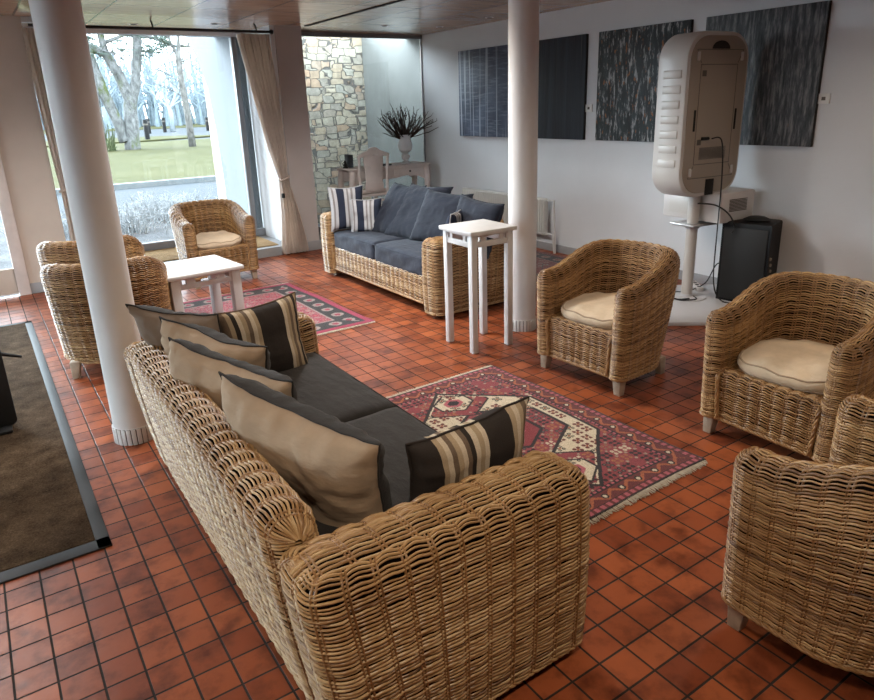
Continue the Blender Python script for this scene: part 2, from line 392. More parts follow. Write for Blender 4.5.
# ---- weaving: S(u, t) maps arc length u and row parameter t in 0..1 to points; rows of rattan over and under stakes
class Weave:
    def __init__(s, seed=1): s.V = []; s.Q = []; s.T = []; s.Mi = []; s.n = 0; s.rng = np.random.default_rng(seed)
    def _push(s, V, Q, T, mi): s.V.append(V); s.Q.append(Q+s.n); s.T.append(T); s.Mi.append(np.full(len(Q), mi, np.int32)); s.n += len(V)
    def patch(s, S, U, rows, stake=.08, amp=.0008, rv=.0037, rn=.0042, sign=1, ds=.012, bulge=.0095, closed=False, core=True, ext=0, ridge=0.):
        n = max(4, int(round(U/ds))); u = np.linspace(0, U, n+1)
        nst = max(1, round(U/stake)); nst += nst % 2; st = U/nst
        e = 1e-3
        t = (np.arange(rows)+.5)/rows
        uu, tt = np.meshgrid(u, t); shp = uu.shape
        ju = s.rng.normal(0, 1, (rows, 1)); 
        def frame(uu, tt):
            P = S(uu, tt)
            du = S(np.clip(uu+e, 0, U), tt)-S(np.clip(uu-e, 0, U), tt)
            dt = S(uu, np.clip(tt+.004, 0, 1))-S(uu, np.clip(tt-.004, 0, 1))
            du /= np.linalg.norm(du, axis=-1, keepdims=True)+1e-12; dt /= np.linalg.norm(dt, axis=-1, keepdims=True)+1e-12
            nn = np.cross(du, dt)*sign; nn /= np.linalg.norm(nn, axis=-1, keepdims=True)+1e-12
            return P, du, dt, nn
        P, du, dt, nn = frame(uu, tt)
        k = np.arange(rows)[:, None]
        w = np.sin(PI*uu/st+PI*(k % 2)+.25*ju)
        off = amp*np.sign(w)*np.abs(w)**.8+bulge*(np.abs(np.sin(PI*uu/st+PI/2))**.8-.6)+s.rng.normal(0, .0006, shp)+ridge
        vo = .0026*np.cos(2*PI*uu/st+.6)+.0012*np.sin(PI*uu/st*.7+ju*2)+.0006*ju
        C = P+nn*off[..., None]+dt*vo[..., None]
        ang = np.radians([-105, -50, 0, 50, 105]); m = len(ang)
        rr = (1+.13*s.rng.normal(0, 1, (rows, 1)))
        ring = C[:, :, None, :]+(nn[:, :, None, :]*(np.cos(ang)*rn)[None, None, :, None]+dt[:, :, None, :]*(np.sin(ang)*rv)[None, None, :, None])*rr[:, :, None, None]
        V = ring.reshape(-1, 3); ns = n+1
        r_, i_, a_ = np.meshgrid(np.arange(rows), np.arange(n), np.arange(m-1), indexing='ij')
        b = (r_*ns+i_)*m+a_; Q = np.stack([b, b+m, b+m+1, b+1], -1).reshape(-1, 4)
        if sign < 0: Q = Q[:, ::-1]
        tone = np.clip(.54+.15*s.rng.normal(0, 1, (rows, 1))+.05*s.rng.normal(0, 1, (rows, 1+n//9)).repeat(9, 1)[:, :ns], 0, 1)
        T = np.repeat(tone.reshape(-1), m)
        s._push(V, Q, T, 0)
        # stakes
        uv = (np.arange(nst)+.5)*st; nt_ = max(3, rows)
        ts = np.linspace(0, 1, nt_)
        for d in (-.006, .006):
            U2, T2 = np.meshgrid(np.clip(uv+d, 0, U), ts, indexing='ij')
            P, du, dt, nn = frame(U2, T2)
            ang = np.radians([-100, -35, 35, 100]); m = 4
            ring = (P-nn*.0015)[:, :, None, :]+(nn[:, :, None, :]*np.cos(ang)[None, None, :, None]+du[:, :, None, :]*np.sin(ang)[None, None, :, None])*.0036
            V = ring.reshape(-1, 3)
            r_, i_, a_ = np.meshgrid(np.arange(nst), np.arange(nt_-1), np.arange(m-1), indexing='ij')
            b = (r_*nt_+i_)*m+a_; Q = np.stack([b, b+1, b+m+1, b+m], -1).reshape(-1, 4)
            if sign < 0: Q = Q[:, ::-1]
            s._push(V, Q, np.full(len(V), .3), 0)
        if core:
            nu = max(6, int(U/.04)); nv = max(8, rows//3)
            U2, T2 = np.meshgrid(np.linspace(0, U, nu), np.linspace(0, 1, nv), indexing='ij')
            P, du, dt, nn = frame(U2, T2); P = P-nn*.011
            V = P.reshape(-1, 3); i_, j_ = np.meshgrid(np.arange(nu-1), np.arange(nv-1), indexing='ij'); b = i_*nv+j_
            Q = np.stack([b, b+nv, b+nv+1, b+1], -1).reshape(-1, 4)
            if sign < 0: Q = Q[:, ::-1]
            s._push(V, Q, np.zeros(len(V)), 1)
    def braid(s, pts, r=.011, turns=26, strands=3, tone=.55):         # a twisted rope of strands along pts
        pts = np.array(pts, float); seg = np.linalg.norm(np.diff(pts, axis=0), axis=1); L = np.concatenate([[0], seg.cumsum()])
        n = max(8, int(L[-1]/.012)); x = np.linspace(0, L[-1], n); C = np.stack([np.interp(x, L, pts[:, i]) for i in range(3)], -1)
        d = np.gradient(C, axis=0); d /= np.linalg.norm(d, axis=1, keepdims=True)+1e-12
        a = np.where(np.abs(d[:, 2:3]) < .8, np.array([[0, 0, 1.]]), np.array([[1., 0, 0]])); p = np.cross(d, a); p /= np.linalg.norm(p, axis=1, keepdims=True); q = np.cross(d, p)
        for j in range(strands):
            ph = 2*PI*j/strands+x*turns
            c = C+(p*np.cos(ph)[:, None]+q*np.sin(ph)[:, None])*r*.55
            an = 2*PI*np.arange(6)/6
            V = (c[:, None, :]+(p[:, None, :]*np.cos(an)[None, :, None]+q[:, None, :]*np.sin(an)[None, :, None])*r*.55).reshape(-1, 3)
            i_, k_ = np.meshgrid(np.arange(n-1), np.arange(6), indexing='ij'); b = i_*6+k_; b2 = i_*6+(k_+1) % 6
            s._push(V, np.stack([b, b2, b2+6, b+6], -1).reshape(-1, 4), np.full(len(V), tone+.1*s.rng.normal()), 0)
    def build(s, name, parent, mats, deform=None):
        V = np.concatenate(s.V)
        if deform: V = deform(V)
        return big_mesh(name, V, np.concatenate(s.Q), mats, parent, {'tone': np.concatenate(s.T)}, np.concatenate(s.Mi))

# ------------------------------------------------------------------ cushions and pillows
def pillow(name, w, h, t, mats, mfun=None, seed=0, parent=None, n=36, wr=.006, pinch=.10, sag=0., shear=0.):
    g = np.linspace(-1, 1, n); u, v = np.meshgrid(g, g, indexing='ij')
    V = []; F = []; A = []; MI = []
    def noi(x, y, s): return noise.noise(Vector((x*1.7, y*1.7, seed*3.1+s)))
    idx = {}
    for side in (1, -1):
        for i in range(n):
            for j in range(n):
                a, b = g[i], g[j]
                edge = i in (0, n-1) or j in (0, n-1)
                if side == -1 and edge: continue
                x = a*w/2*(1-pinch*(1-b*b)); y = b*h/2*(1-pinch*(1-a*a))
                z = t/2*((1-a**4)*(1-b**4))**.5
                x += shear*(h/2-y)
                # creases that run in from the edges and general lumps
                k = noi(a, b, side)*wr*1.6+noi(a*3.2+2, b*3.2, side+5)*wr*.8
                c = (noise.noise(Vector((a*9, b*1.6, seed+side*7)))*(abs(b)**3)+noise.noise(Vector((a*1.6, b*9, seed+9+side)))*(abs(a)**3))*wr*1.3
                z = (z+(k+c)*(1 if not edge else .2))*side if not edge else z*side+k*.8
                z += sag*(b+1)**2*.25+.010*noise.noise(Vector((a*1.1, b*1.1, seed+31)))
                idx[(side, i, j)] = len(V); V.append((x, y, z)); A.append((a+1)/2)
    def I(side, i, j): return idx.get((side, i, j), idx.get((1, i, j)))
    for side in (1, -1):
        for i in range(n-1):
            for j in range(n-1):
                q = [I(side, i, j), I(side, i+1, j), I(side, i+1, j+1), I(side, i, j+1)]
                F.append(q if side == 1 else q[::-1])
                MI.append(mfun((g[i]+g[i+1])/2, (g[j]+g[j+1])/2, side) if mfun else 0)
    o = big_mesh(name, np.array(V), np.array(F), mats, parent, {'across': np.array(A)}, MI)
    rim = [idx[(1, i, 0)] for i in range(n)]+[idx[(1, n-1, j)] for j in range(1, n)]+[idx[(1, i, n-1)] for i in range(n-2, -1, -1)]+[idx[(1, 0, j)] for j in range(n-2, -1, -1)]
    mb = MB(); mb.tube([V[k] for k in rim], .0042, 6, False); mb.build('piping', mats[0], o)
    return o
def place(o, c, ex, ey):
    ex = Vector(ex).normalized(); ey = Vector(ey); ey = (ey-ex*ey.dot(ex)).normalized(); ez = ex.cross(ey)
    Mx = Matrix((ex, ey, ez)).transposed().to_4x4(); Mx.translation = c
    o.location = c; o.rotation_euler = Mx.to_euler()
    return o
def soft_box(sx, sy, sz, r=.035, n=22, seed=0, puff=.02, wr=.005):
    bm = bmesh.new(); bmesh.ops.create_cube(bm, size=2); bmesh.ops.subdivide_edges(bm, edges=bm.edges[:], cuts=n, use_grid_fill=True)
    for v in bm.verts:
        p = v.co.copy(); q = Vector((p.x*sx/2, p.y*sy/2, p.z*sz/2))
        # concentrate loops at the rims, then round them
        inn = Vector((max(-sx/2+r, min(sx/2-r, q.x)), max(-sy/2+r, min(sy/2-r, q.y)), max(-sz/2+r, min(sz/2-r, q.z))))
        d = q-inn
        if d.length > 1e-9:
            dn = Vector((d.x, d.y, d.z)); dn = dn.normalized() if (abs(d.x) > 1e-9)+(abs(d.y) > 1e-9)+(abs(d.z) > 1e-9) > 1 else dn.normalized()
            q = inn+dn*r
        a, b = q.x/(sx/2), q.y/(sy/2)
        pf = puff*(1-a**4)*(1-b**4)
        k = noise.noise(Vector((q.x*5, q.y*9, q.z*4+seed)))*wr+noise.noise(Vector((q.x*16, q.y*6+3, q.z*12+seed)))*wr*.7
        q.z += (pf if p.z > .2 else 0)+k*(.6 if p.z > -.5 else 0)
        q.y += noise.noise(Vector((q.x*8, seed+q.z*14, 2)))*wr*1.5*(1 if p.z > -.9 else 0); q.x += noise.noise(Vector((q.y*8, seed+q.z*14, 7)))*wr
        v.co = q
    return bm

# ================================================================== SETTING
XW, ZC, YG, YP = 5.17, 2.45, 8.2, 7.35
mb = MB(); mb.box(-4.2, XW, -3.6, YP, -.1, 0); struct(mb.build('floor', MAT['floor'], smooth=False), 'worn red terracotta tile floor')
mb = MB(); mb.box(-4.2, XW+.2, -3.6, YG+.15, ZC, ZC+.15); struct(mb.build('ceiling', MAT['ceiling'], smooth=False), 'glossy brown wood panel ceiling with dark joints')
mb = MB(); mb.box(XW, XW+.2, -3.6, 7.95, -.1, ZC); struct(mb.build('wall_right', MAT['wall'], smooth=False), 'white plaster wall hung with paintings')
mb = MB(); mb.box(-4.4, XW+.2, -3.8, -3.6, -.1, ZC+.1); struct(mb.build('wall_rear', MAT['wall'], smooth=False))
mb = MB(); mb.box(-4.4, -4.2, -3.6, 2.5, -.1, ZC+.1); mb.box(-4.4, -4.2, 6.6, YP+.2, -.1, ZC+.1); mb.box(-4.4, -4.2, 2.5, 6.6, -.1, .1); mb.box(-4.4, -4.2, 2.5, 6.6, 2.3, ZC+.1); struct(mb.build('wall_left', MAT['wall'], smooth=False))
mb = MB()
for y in (2.5, 3.85, 5.2, 6.54): mb.box(-4.36, -4.26, y, y+.06, .1, 2.3)
wf = struct(mb.build('window_3', MAT['frame'], smooth=False))
mb = MB(); mb.box(-4.31, -4.302, 2.5, 6.6, .1, 2.3); mb.build('glass', MAT['glass'], wf, False)
mb = MB(); mb.box(-4.2, -1.75, YP, YP+.2, -.1, ZC); mb.box(.24, .62, YP, YP+.2, -.1, ZC); mb.box(-1.75, .24, YP, YP+.2, 2.2, ZC)
struct(mb.build('wall_front', MAT['beige'], smooth=False), 'beige wall between glass door and curtain')
mb = MB(); mb.box(2.95, 3.25, YP, YG+.1, 0, ZC); struct(mb.build('wall_pier', MAT['greywall'], smooth=False), 'taupe pier between the two windows')
mb = MB(); mb.box(.52, .62, YP+.2, YG+.1, 0, ZC); struct(mb.build('wall_bay', MAT['wall'], smooth=False))
mb = MB(); mb.box(2.90, 2.952, YP+.02, YG+.05, .1, ZC); struct(mb.build('trim_1', MAT['wall'], smooth=False), 'white reveal beside the large window')
mb = MB(); mb.box(.62, 2.95, YP, YG+.1, -.1, .1); mb.box(3.25, XW, YP, YG, -.1, .1); struct(mb.build('floor_bay', MAT['sill'], smooth=False), 'raised grey step in the window bays')
mb = MB(); mb.box(XW-.016, XW, -3.6, YP, 0, .085, .004); struct(mb.build('baseboard_right', MAT['base']), 'grey tile skirting under white wall')
mb = MB(); mb.box(.245, .62, YP-.014, YP, 0, .10, .004); struct(mb.build('baseboard_front', MAT['base']))
mb = MB(); mb.box(2.94, 3.262, YP-.014, YP, 0, .11, .004); struct(mb.build('baseboard_pier', MAT['base']))
# windows
mb = MB()
mb.box(.62, 2.95, YG-.03, YG+.04, .1, .19, .006)
mb.box(2.74, 2.80, YG-.03, YG+.04, .19, 2.40, .006); mb.box(.62, .68, YG-.03, YG+.04, .19, 2.40, .006); 
wf = struct(mb.build('window_1', MAT['frame']), 'large picture window facing the lawn')
mb = MB(); mb.box(.62, 2.95, YG-.03, YG+.04, 2.405, ZC-.001, .003); struct(mb.build('trim_4', MAT['wall']), 'white head above the large window')
mb = MB(); mb.box(.66, 2.76, YG, YG+.008, .18, 2.41); mb.build('glass', MAT['glass'], wf, False)
mb = MB(); mb.box(2.78, 2.92, YG, YG+.008, .18, 2.41); mb.build('side_glass', MAT['glass'], wf, False)
mb = MB(); mb.box(3.25, XW, 7.90, 7.97, 2.405, ZC, .004); mb.box(3.25, XW, 7.9, 7.97, .1, .16, .004); mb.box(XW-.012, XW, 7.92, 7.95, .1, ZC, .003)
wf = struct(mb.build('window_2', MAT['frame']), 'narrower window with stone wall outside it')
mb = MB(); mb.box(3.25, XW-.02, 7.93, 7.938, .15, 2.41); mb.build('glass', MAT['glass'], wf, False)
# glass door on the left
mb = MB()
for x in (-1.75, -.80, .145): mb.box(x, x+.10, YP-.03, YP+.09, 0, 2.2, .006)
mb.box(-1.75, .245, YP-.03, YP+.09, 2.1, 2.2, .006)
d = struct(mb.build('door_1', MAT['greige']), 'glazed entrance door with pale bottom rail')
mb = MB(); mb.box(-1.65, -.80, YP, YP+.05, .02, .26, .005); mb.box(-.70, .145, YP, YP+.05, .02, .26, .005); mb.build('bottom_rail', MAT['beige'], d)
mb = MB(); mb.box(-1.65, .145, YP+.02, YP+.028, .26, 2.1); mb.build('glass', MAT['glass'], d, False)

mb = MB(); mb.box(3.29, 3.33, -3.0, YP, ZC-.006, ZC); struct(mb.build('trim_3', MAT['hole'], smooth=False), 'dark joint strip between ceiling fields')
mb = MB(); mb.box(.4, 3.1, YG+.12, 8.95, ZC+.02, ZC+.2); struct(mb.build('shading_eave', MAT['fin'], smooth=False), 'added roof overhang shading the buttress outside the large window')  # unseen eave added to keep sky light off the buttress
# columns
def column(x, y, label):
    t = bpy.data.objects.new('column', None); COL.objects.link(t); t.location = (x, y, 0); t['kind'] = 'structure'; t['label'] = label
    mb = MB(); mb.lathe([(.1, .0), (.1, ZC)], 48); mb.build('shaft', MAT['column'], t)
    mb = MB()
    for k in range(26):
        a0 = 2*PI*k/26; mb.box(-.0105, .0105, .098, .107, 0, .085, .002, Matrix.Rotation(a0, 4, 'Z'))
    mb.build('base_tiles', MAT['white'], t); mb = MB(); mb.lathe([(.103, .001), (.103, .082)], 40); mb.build('base_grout', MAT['hole'], t)
column(.44, 3.53, 'round white column behind the far end of the near sofa')
column(3.145, 3.60, 'round white column behind the tall white stand')

# ceiling lamps set in the ceiling
for i, (x, y) in enumerate([(1.62, 7.7), (2.35, 7.45), (4.15, 7.1), (4.83, 7.0), (4.85, 6.1)]):
    t = thing('ceiling_downlight', ['small recessed ceiling light above the coffee table window', 'small recessed ceiling light above the large window', 'small recessed ceiling light above the writing desk',
              'small recessed ceiling light nearest the far corner of the white wall', 'small recessed ceiling light above the slate blue painting'][i], 'ceiling light', (x, y, ZC), 0, 'recessed ceiling lights')
    mb = MB(); mb.lathe([(.03, -.002), (.042, -.004), (.045, 0)], 20); mb.build('trim_ring', MAT['greige'], t)
    mb = MB(); mb.lathe([(.0, -.0045), (.028, -.0045), (.028, -.001)], 20); mb.build('lamp_lens', MAT['hole'], t)

# ================================================================== OUTDOORS
GZ = -.1
def slab(name, x0, x1, y0, y1, z, m, label, thick=.1):
    mb = MB(); mb.box(x0, x1, y0, y1, z-thick, z); return struct(mb.build(name, MAT[m], smooth=False), label)
slab('ground_gravel', -6, 12, YG+.1, 13.8, GZ, 'gravel', 'gravel bed under the window')
slab('road_near', -40, 60, 13.8, 18.0, GZ-.02, 'road', 'pale asphalt lane')
slab('lawn', -60, 90, 18.25, 46.5, GZ+.02, 'grass', 'mossy green winter lawn')
slab('kerb_near', -40, 60, 18.0, 18.25, GZ+.1, 'kerb', 'stone kerb before the lawn', .25)
slab('road_far', -80, 160, 46.5, 84, GZ, 'road', 'pale road beyond the lawn')
slab('ground_far', -200, 300, 84, 220, GZ+.05, 'grass', 'pale verge beyond the road')
slab('ground_side', -60, -6, -30, 13.8, GZ, 'road', 'paved forecourt')
mb = MB(); mb.prism([(-14, 46.5), (9, 46.5), (16, 50), (12, 54.5), (2, 58), (-14, 60)], GZ+.02, GZ+.10, 'z'); struct(mb.build('ground_island', MAT['grass'], smooth=False), 'grass island beside the road')
mb = MB()
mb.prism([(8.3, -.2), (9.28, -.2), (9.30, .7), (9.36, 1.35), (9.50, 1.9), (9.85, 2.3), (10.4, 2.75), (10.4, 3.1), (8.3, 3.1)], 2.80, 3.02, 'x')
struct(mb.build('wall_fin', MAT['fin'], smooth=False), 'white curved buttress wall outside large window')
mb = MB(); mb.box(XW+.03, XW+.4, 7.98, 9.75, -.2, 2.78); struct(mb.build('wall_concrete', MAT['concrete'], smooth=False), 'pale concrete wall outside the narrow window')
mb = MB(); mb.box(2.9, XW+.03, 9.6, 10.0, -.2, 2.72); struct(mb.build('wall_stone', MAT['stone'], smooth=False), 'rubble stone wall outside the narrow window')

def wob(p, a): return (p[0]+rnd.uniform(-a, a), p[1]+rnd.uniform(-a, a), p[2]+rnd.uniform(-a, a))
def branch(mb, p0, d, L, r, depth, spread=.5, seg=4, droop=0., kids=2):
    p = Vector(p0); d = Vector(d).normalized(); pts = [p.copy()]; rr = [r]
    for i in range(seg):
        d = (d+Vector((rnd.uniform(-1, 1), rnd.uniform(-1, 1), rnd.uniform(-1, 1)-droop))*.16).normalized(); p = p+d*L/seg; pts.append(p.copy()); rr.append(r*(1-.55*(i+1)/seg))
    mb.tube(pts, rr, 6 if r > .05 else 4, False)
    if depth <= 0: return
    for k in range(kids):
        i = rnd.randint(2, seg); dd = (d+Vector((rnd.uniform(-1, 1), rnd.uniform(-1, 1), rnd.uniform(-.5, .8)-droop))*spread).normalized()
        branch(mb, pts[i], dd, L*rnd.uniform(.55, .8), rr[i]*.7, depth-1, spread, seg, droop, kids)
# the mossy many-stemmed tree
t = thing('mossy_tree', 'old many stemmed tree with moss and lichen on the lawn', 'tree', (6.8, 37.4, GZ))
def stem(name, pts, r0, r1, mat='bark'):
    mb = MB(); P = []
    for (a, b), (c, d) in zip(pts[:-1], pts[1:]):
        for k in range(4): P.append((a+(c-a)*k/4, .04*math.sin(len(P)*1.3), b+(d-b)*k/4))
    P.append((pts[-1][0], 0, pts[-1][1])); n = len(P)
    mb.tube(P, [max(r1, (r0+(r1-r0)*i/(n-1))*(1+.04*math.sin(i*2.1))) for i in range(n)], 12)
    return mb, P, name, mat
for a in [('trunk', [(.1, -.2), (.25, 1.4), (.35, 2.4), (.05, 3.5), (-.4, 4.5), (-1.1, 4.8), (-2.3, 5.5)], .38, .13),
          ('trunk', [(.3, 1.9), (.75, 3.2), (1.0, 4.4), (1.25, 5.9), (1.4, 7.5)], .25, .20),
          ('trunk', [(-.2, .4), (-.35, 1.3), (-.8, 2.8), (-1.05, 4.0), (-1.45, 6.0), (-1.6, 7.6)], .27, .21),
          ('trunk', [(-.4, 1.7), (-.95, 2.8), (-1.3, 3.4), (-2.0, 4.0), (-3.2, 4.6)], .18, .12),
          ('trunk', [(-1.2, -.1), (-1.15, 1.2), (-1.1, 2.6), (-1.3, 3.2)], .15, .11),
          ('branch', [(-.4, 4.5), (-.5, 5.5), (-.6, 7.5)], .18, .12),
          ('branch', [(-.3, 5.0), (.6, 5.35), (1.9, 5.25), (3.0, 4.85), (3.9, 4.9)], .09, .05)]:
    mb, P, nm, m = stem(*a)
    if nm == 'branch' or P[-1][2] > 5:
        for k in range(5): branch(mb, P[rnd.randint(len(P)//2, len(P)-1)], (rnd.uniform(-1, 1), rnd.uniform(-1, 1), rnd.uniform(-.2, .8)), 1.4, .035, 2, .7)
    mb.build(nm, MAT[m], t, True, None)
mb = MB()
for k in range(230):
    x = rnd.uniform(-2.6, 2.4); z = rnd.uniform(4.4, 7.0); y = rnd.uniform(-1, 1.5)
    if x > 1.9: z = rnd.uniform(4.9, 5.9)
    for q in range(5): mb.tube([(x, y, z), (x+rnd.uniform(.2, .6), y+rnd.uniform(-.2, .2), z-rnd.uniform(0, .35))], [.022, .008], 3, False)
n = mb.build('needles', MAT['needles'], t, True, None); n['kind'] = 'stuff'
mb = MB()
for k in range(90):
    x = rnd.uniform(-2.0, -.7); p = (x, rnd.uniform(-.8, .4), 0)
    mb.tube([p, (x+rnd.uniform(-.3, .3), p[1], rnd.uniform(.2, 1.3))], [.03, .01], 4, False)
mb.build('ivy', plain('ivy_green', (.05, .065, .02), .9, var=.3), t, True, None)['kind'] = 'stuff'
# slim tree
t = thing('slim_tree', 'slim lichen covered tree trunk standing alone on the lawn', 'tree', (9.64, 36.6, GZ))
mb = MB(); mb.tube([(0, 0, 0), (-.02, 0, 1.5), (-.1, 0, 3), (-.1, 0, 4.5)], [.19, .17, .15, .15], 10); mb.build('trunk', MAT['bark2'], t, True, None)
mb = MB()
for k in range(9): branch(mb, (-.1, 0, rnd.uniform(2.4, 4.4)), (rnd.uniform(-1, 1), rnd.uniform(-.6, .6), rnd.uniform(-.2, .8)), 1.2, .03, 2, .7)
branch(mb, (-.1, 0, 4.3), (.4, 0, 1), 2.2, .10, 2, .5); branch(mb, (-.1, 0, 4.3), (-.3, 0, 1), 1.6, .08, 2, .5)
mb.build('branches', MAT['bark2'], t, True, None)
# bare trees far off
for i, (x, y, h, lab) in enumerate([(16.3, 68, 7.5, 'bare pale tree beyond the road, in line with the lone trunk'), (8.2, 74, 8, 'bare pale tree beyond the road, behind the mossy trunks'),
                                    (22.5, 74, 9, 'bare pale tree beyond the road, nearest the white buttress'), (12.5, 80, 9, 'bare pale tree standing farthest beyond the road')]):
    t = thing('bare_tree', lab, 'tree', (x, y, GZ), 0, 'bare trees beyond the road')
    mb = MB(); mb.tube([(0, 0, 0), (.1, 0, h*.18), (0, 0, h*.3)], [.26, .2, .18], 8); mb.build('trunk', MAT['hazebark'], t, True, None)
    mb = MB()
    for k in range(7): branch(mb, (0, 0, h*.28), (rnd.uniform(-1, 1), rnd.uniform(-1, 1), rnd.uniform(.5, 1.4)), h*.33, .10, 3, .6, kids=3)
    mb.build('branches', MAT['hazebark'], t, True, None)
mb = MB()
for k in range(900):
    x = rnd.uniform(-50, 110); y = rnd.uniform(95, 125); h = rnd.uniform(5, 11)
    mb.tube([(x, y, GZ), (x+rnd.uniform(-1, 1), y, h)], [.3, .05], 4, False)
    for q in range(5):
        z = rnd.uniform(.25, .9)*h; mb.tube([(x, y, z), (x+rnd.uniform(-2.4, 2.4), y, z+rnd.uniform(.6, 2.6))], [.16, .04], 3, False)
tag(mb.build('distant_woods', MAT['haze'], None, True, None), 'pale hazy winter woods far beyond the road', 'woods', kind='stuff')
for i, (x, y, h) in enumerate([(9.95, 48.4, 1.35), (7.6, 52.5, 1.2), (13.8, 66, 1.3), (15.6, 68, 1.3), (19.0, 66, 1.2), (23.5, 72, 1.3)]):
    t = thing('bollard', ['dark bollard at the road edge, between the mossy tree and lone trunk', 'dark bollard seen just past the mossy trunks on the grass island', 'dark bollard on far verge, left of the two together',
                          'dark bollard on far verge, right of the two together', 'dark bollard on far verge behind the lone trunk', 'dark bollard farthest off, near the white buttress'][i], 'bollard', (x, y, GZ), 0, 'bollards along the road')
    mb = MB(); mb.lathe([(.16, 0), (.16, h-.1), (.13, h)], 12); mb.build('post', MAT['dark'], t)
    mb = MB(); mb.lathe([(.165, h-.36), (.165, h-.26)], 12); mb.build('band', MAT['kline'], t)
# low frosted shrubs under the window
for i in range(7):
    x = .8+i*.36+rnd.uniform(-.1, .1); y = 11.0+rnd.uniform(-.3, 1.2)
    mb = MB()
    for k in range(70):
        a = rnd.uniform(0, 2*PI); rad = abs(rnd.gauss(0, .22)); p = Vector((rad*math.cos(a), rad*math.sin(a), 0))
        q = p+Vector((rnd.uniform(-.16, .16)+p.x*.4, rnd.uniform(-.16, .16), rnd.uniform(.12, .45)))
        mb.tube([p, (p+q)/2+Vector((rnd.uniform(-.04, .04), 0, .03)), q], [.009, .007, .003], 3, False)
        for z in range(3):
            b = p.lerp(q, rnd.uniform(.4, .95)); mb.tube([b, b+Vector((rnd.uniform(-.12, .12), rnd.uniform(-.1, .1), rnd.uniform(0, .12)))], [.006, .002], 3, False)
    o = mb.build('low_shrub', MAT['twig'], None, True, None); o.location = (x, y, GZ)
    tag(o, 'low leafless grey shrub in the gravel bed outside the window', 'shrub', 'shrubs outside the window')

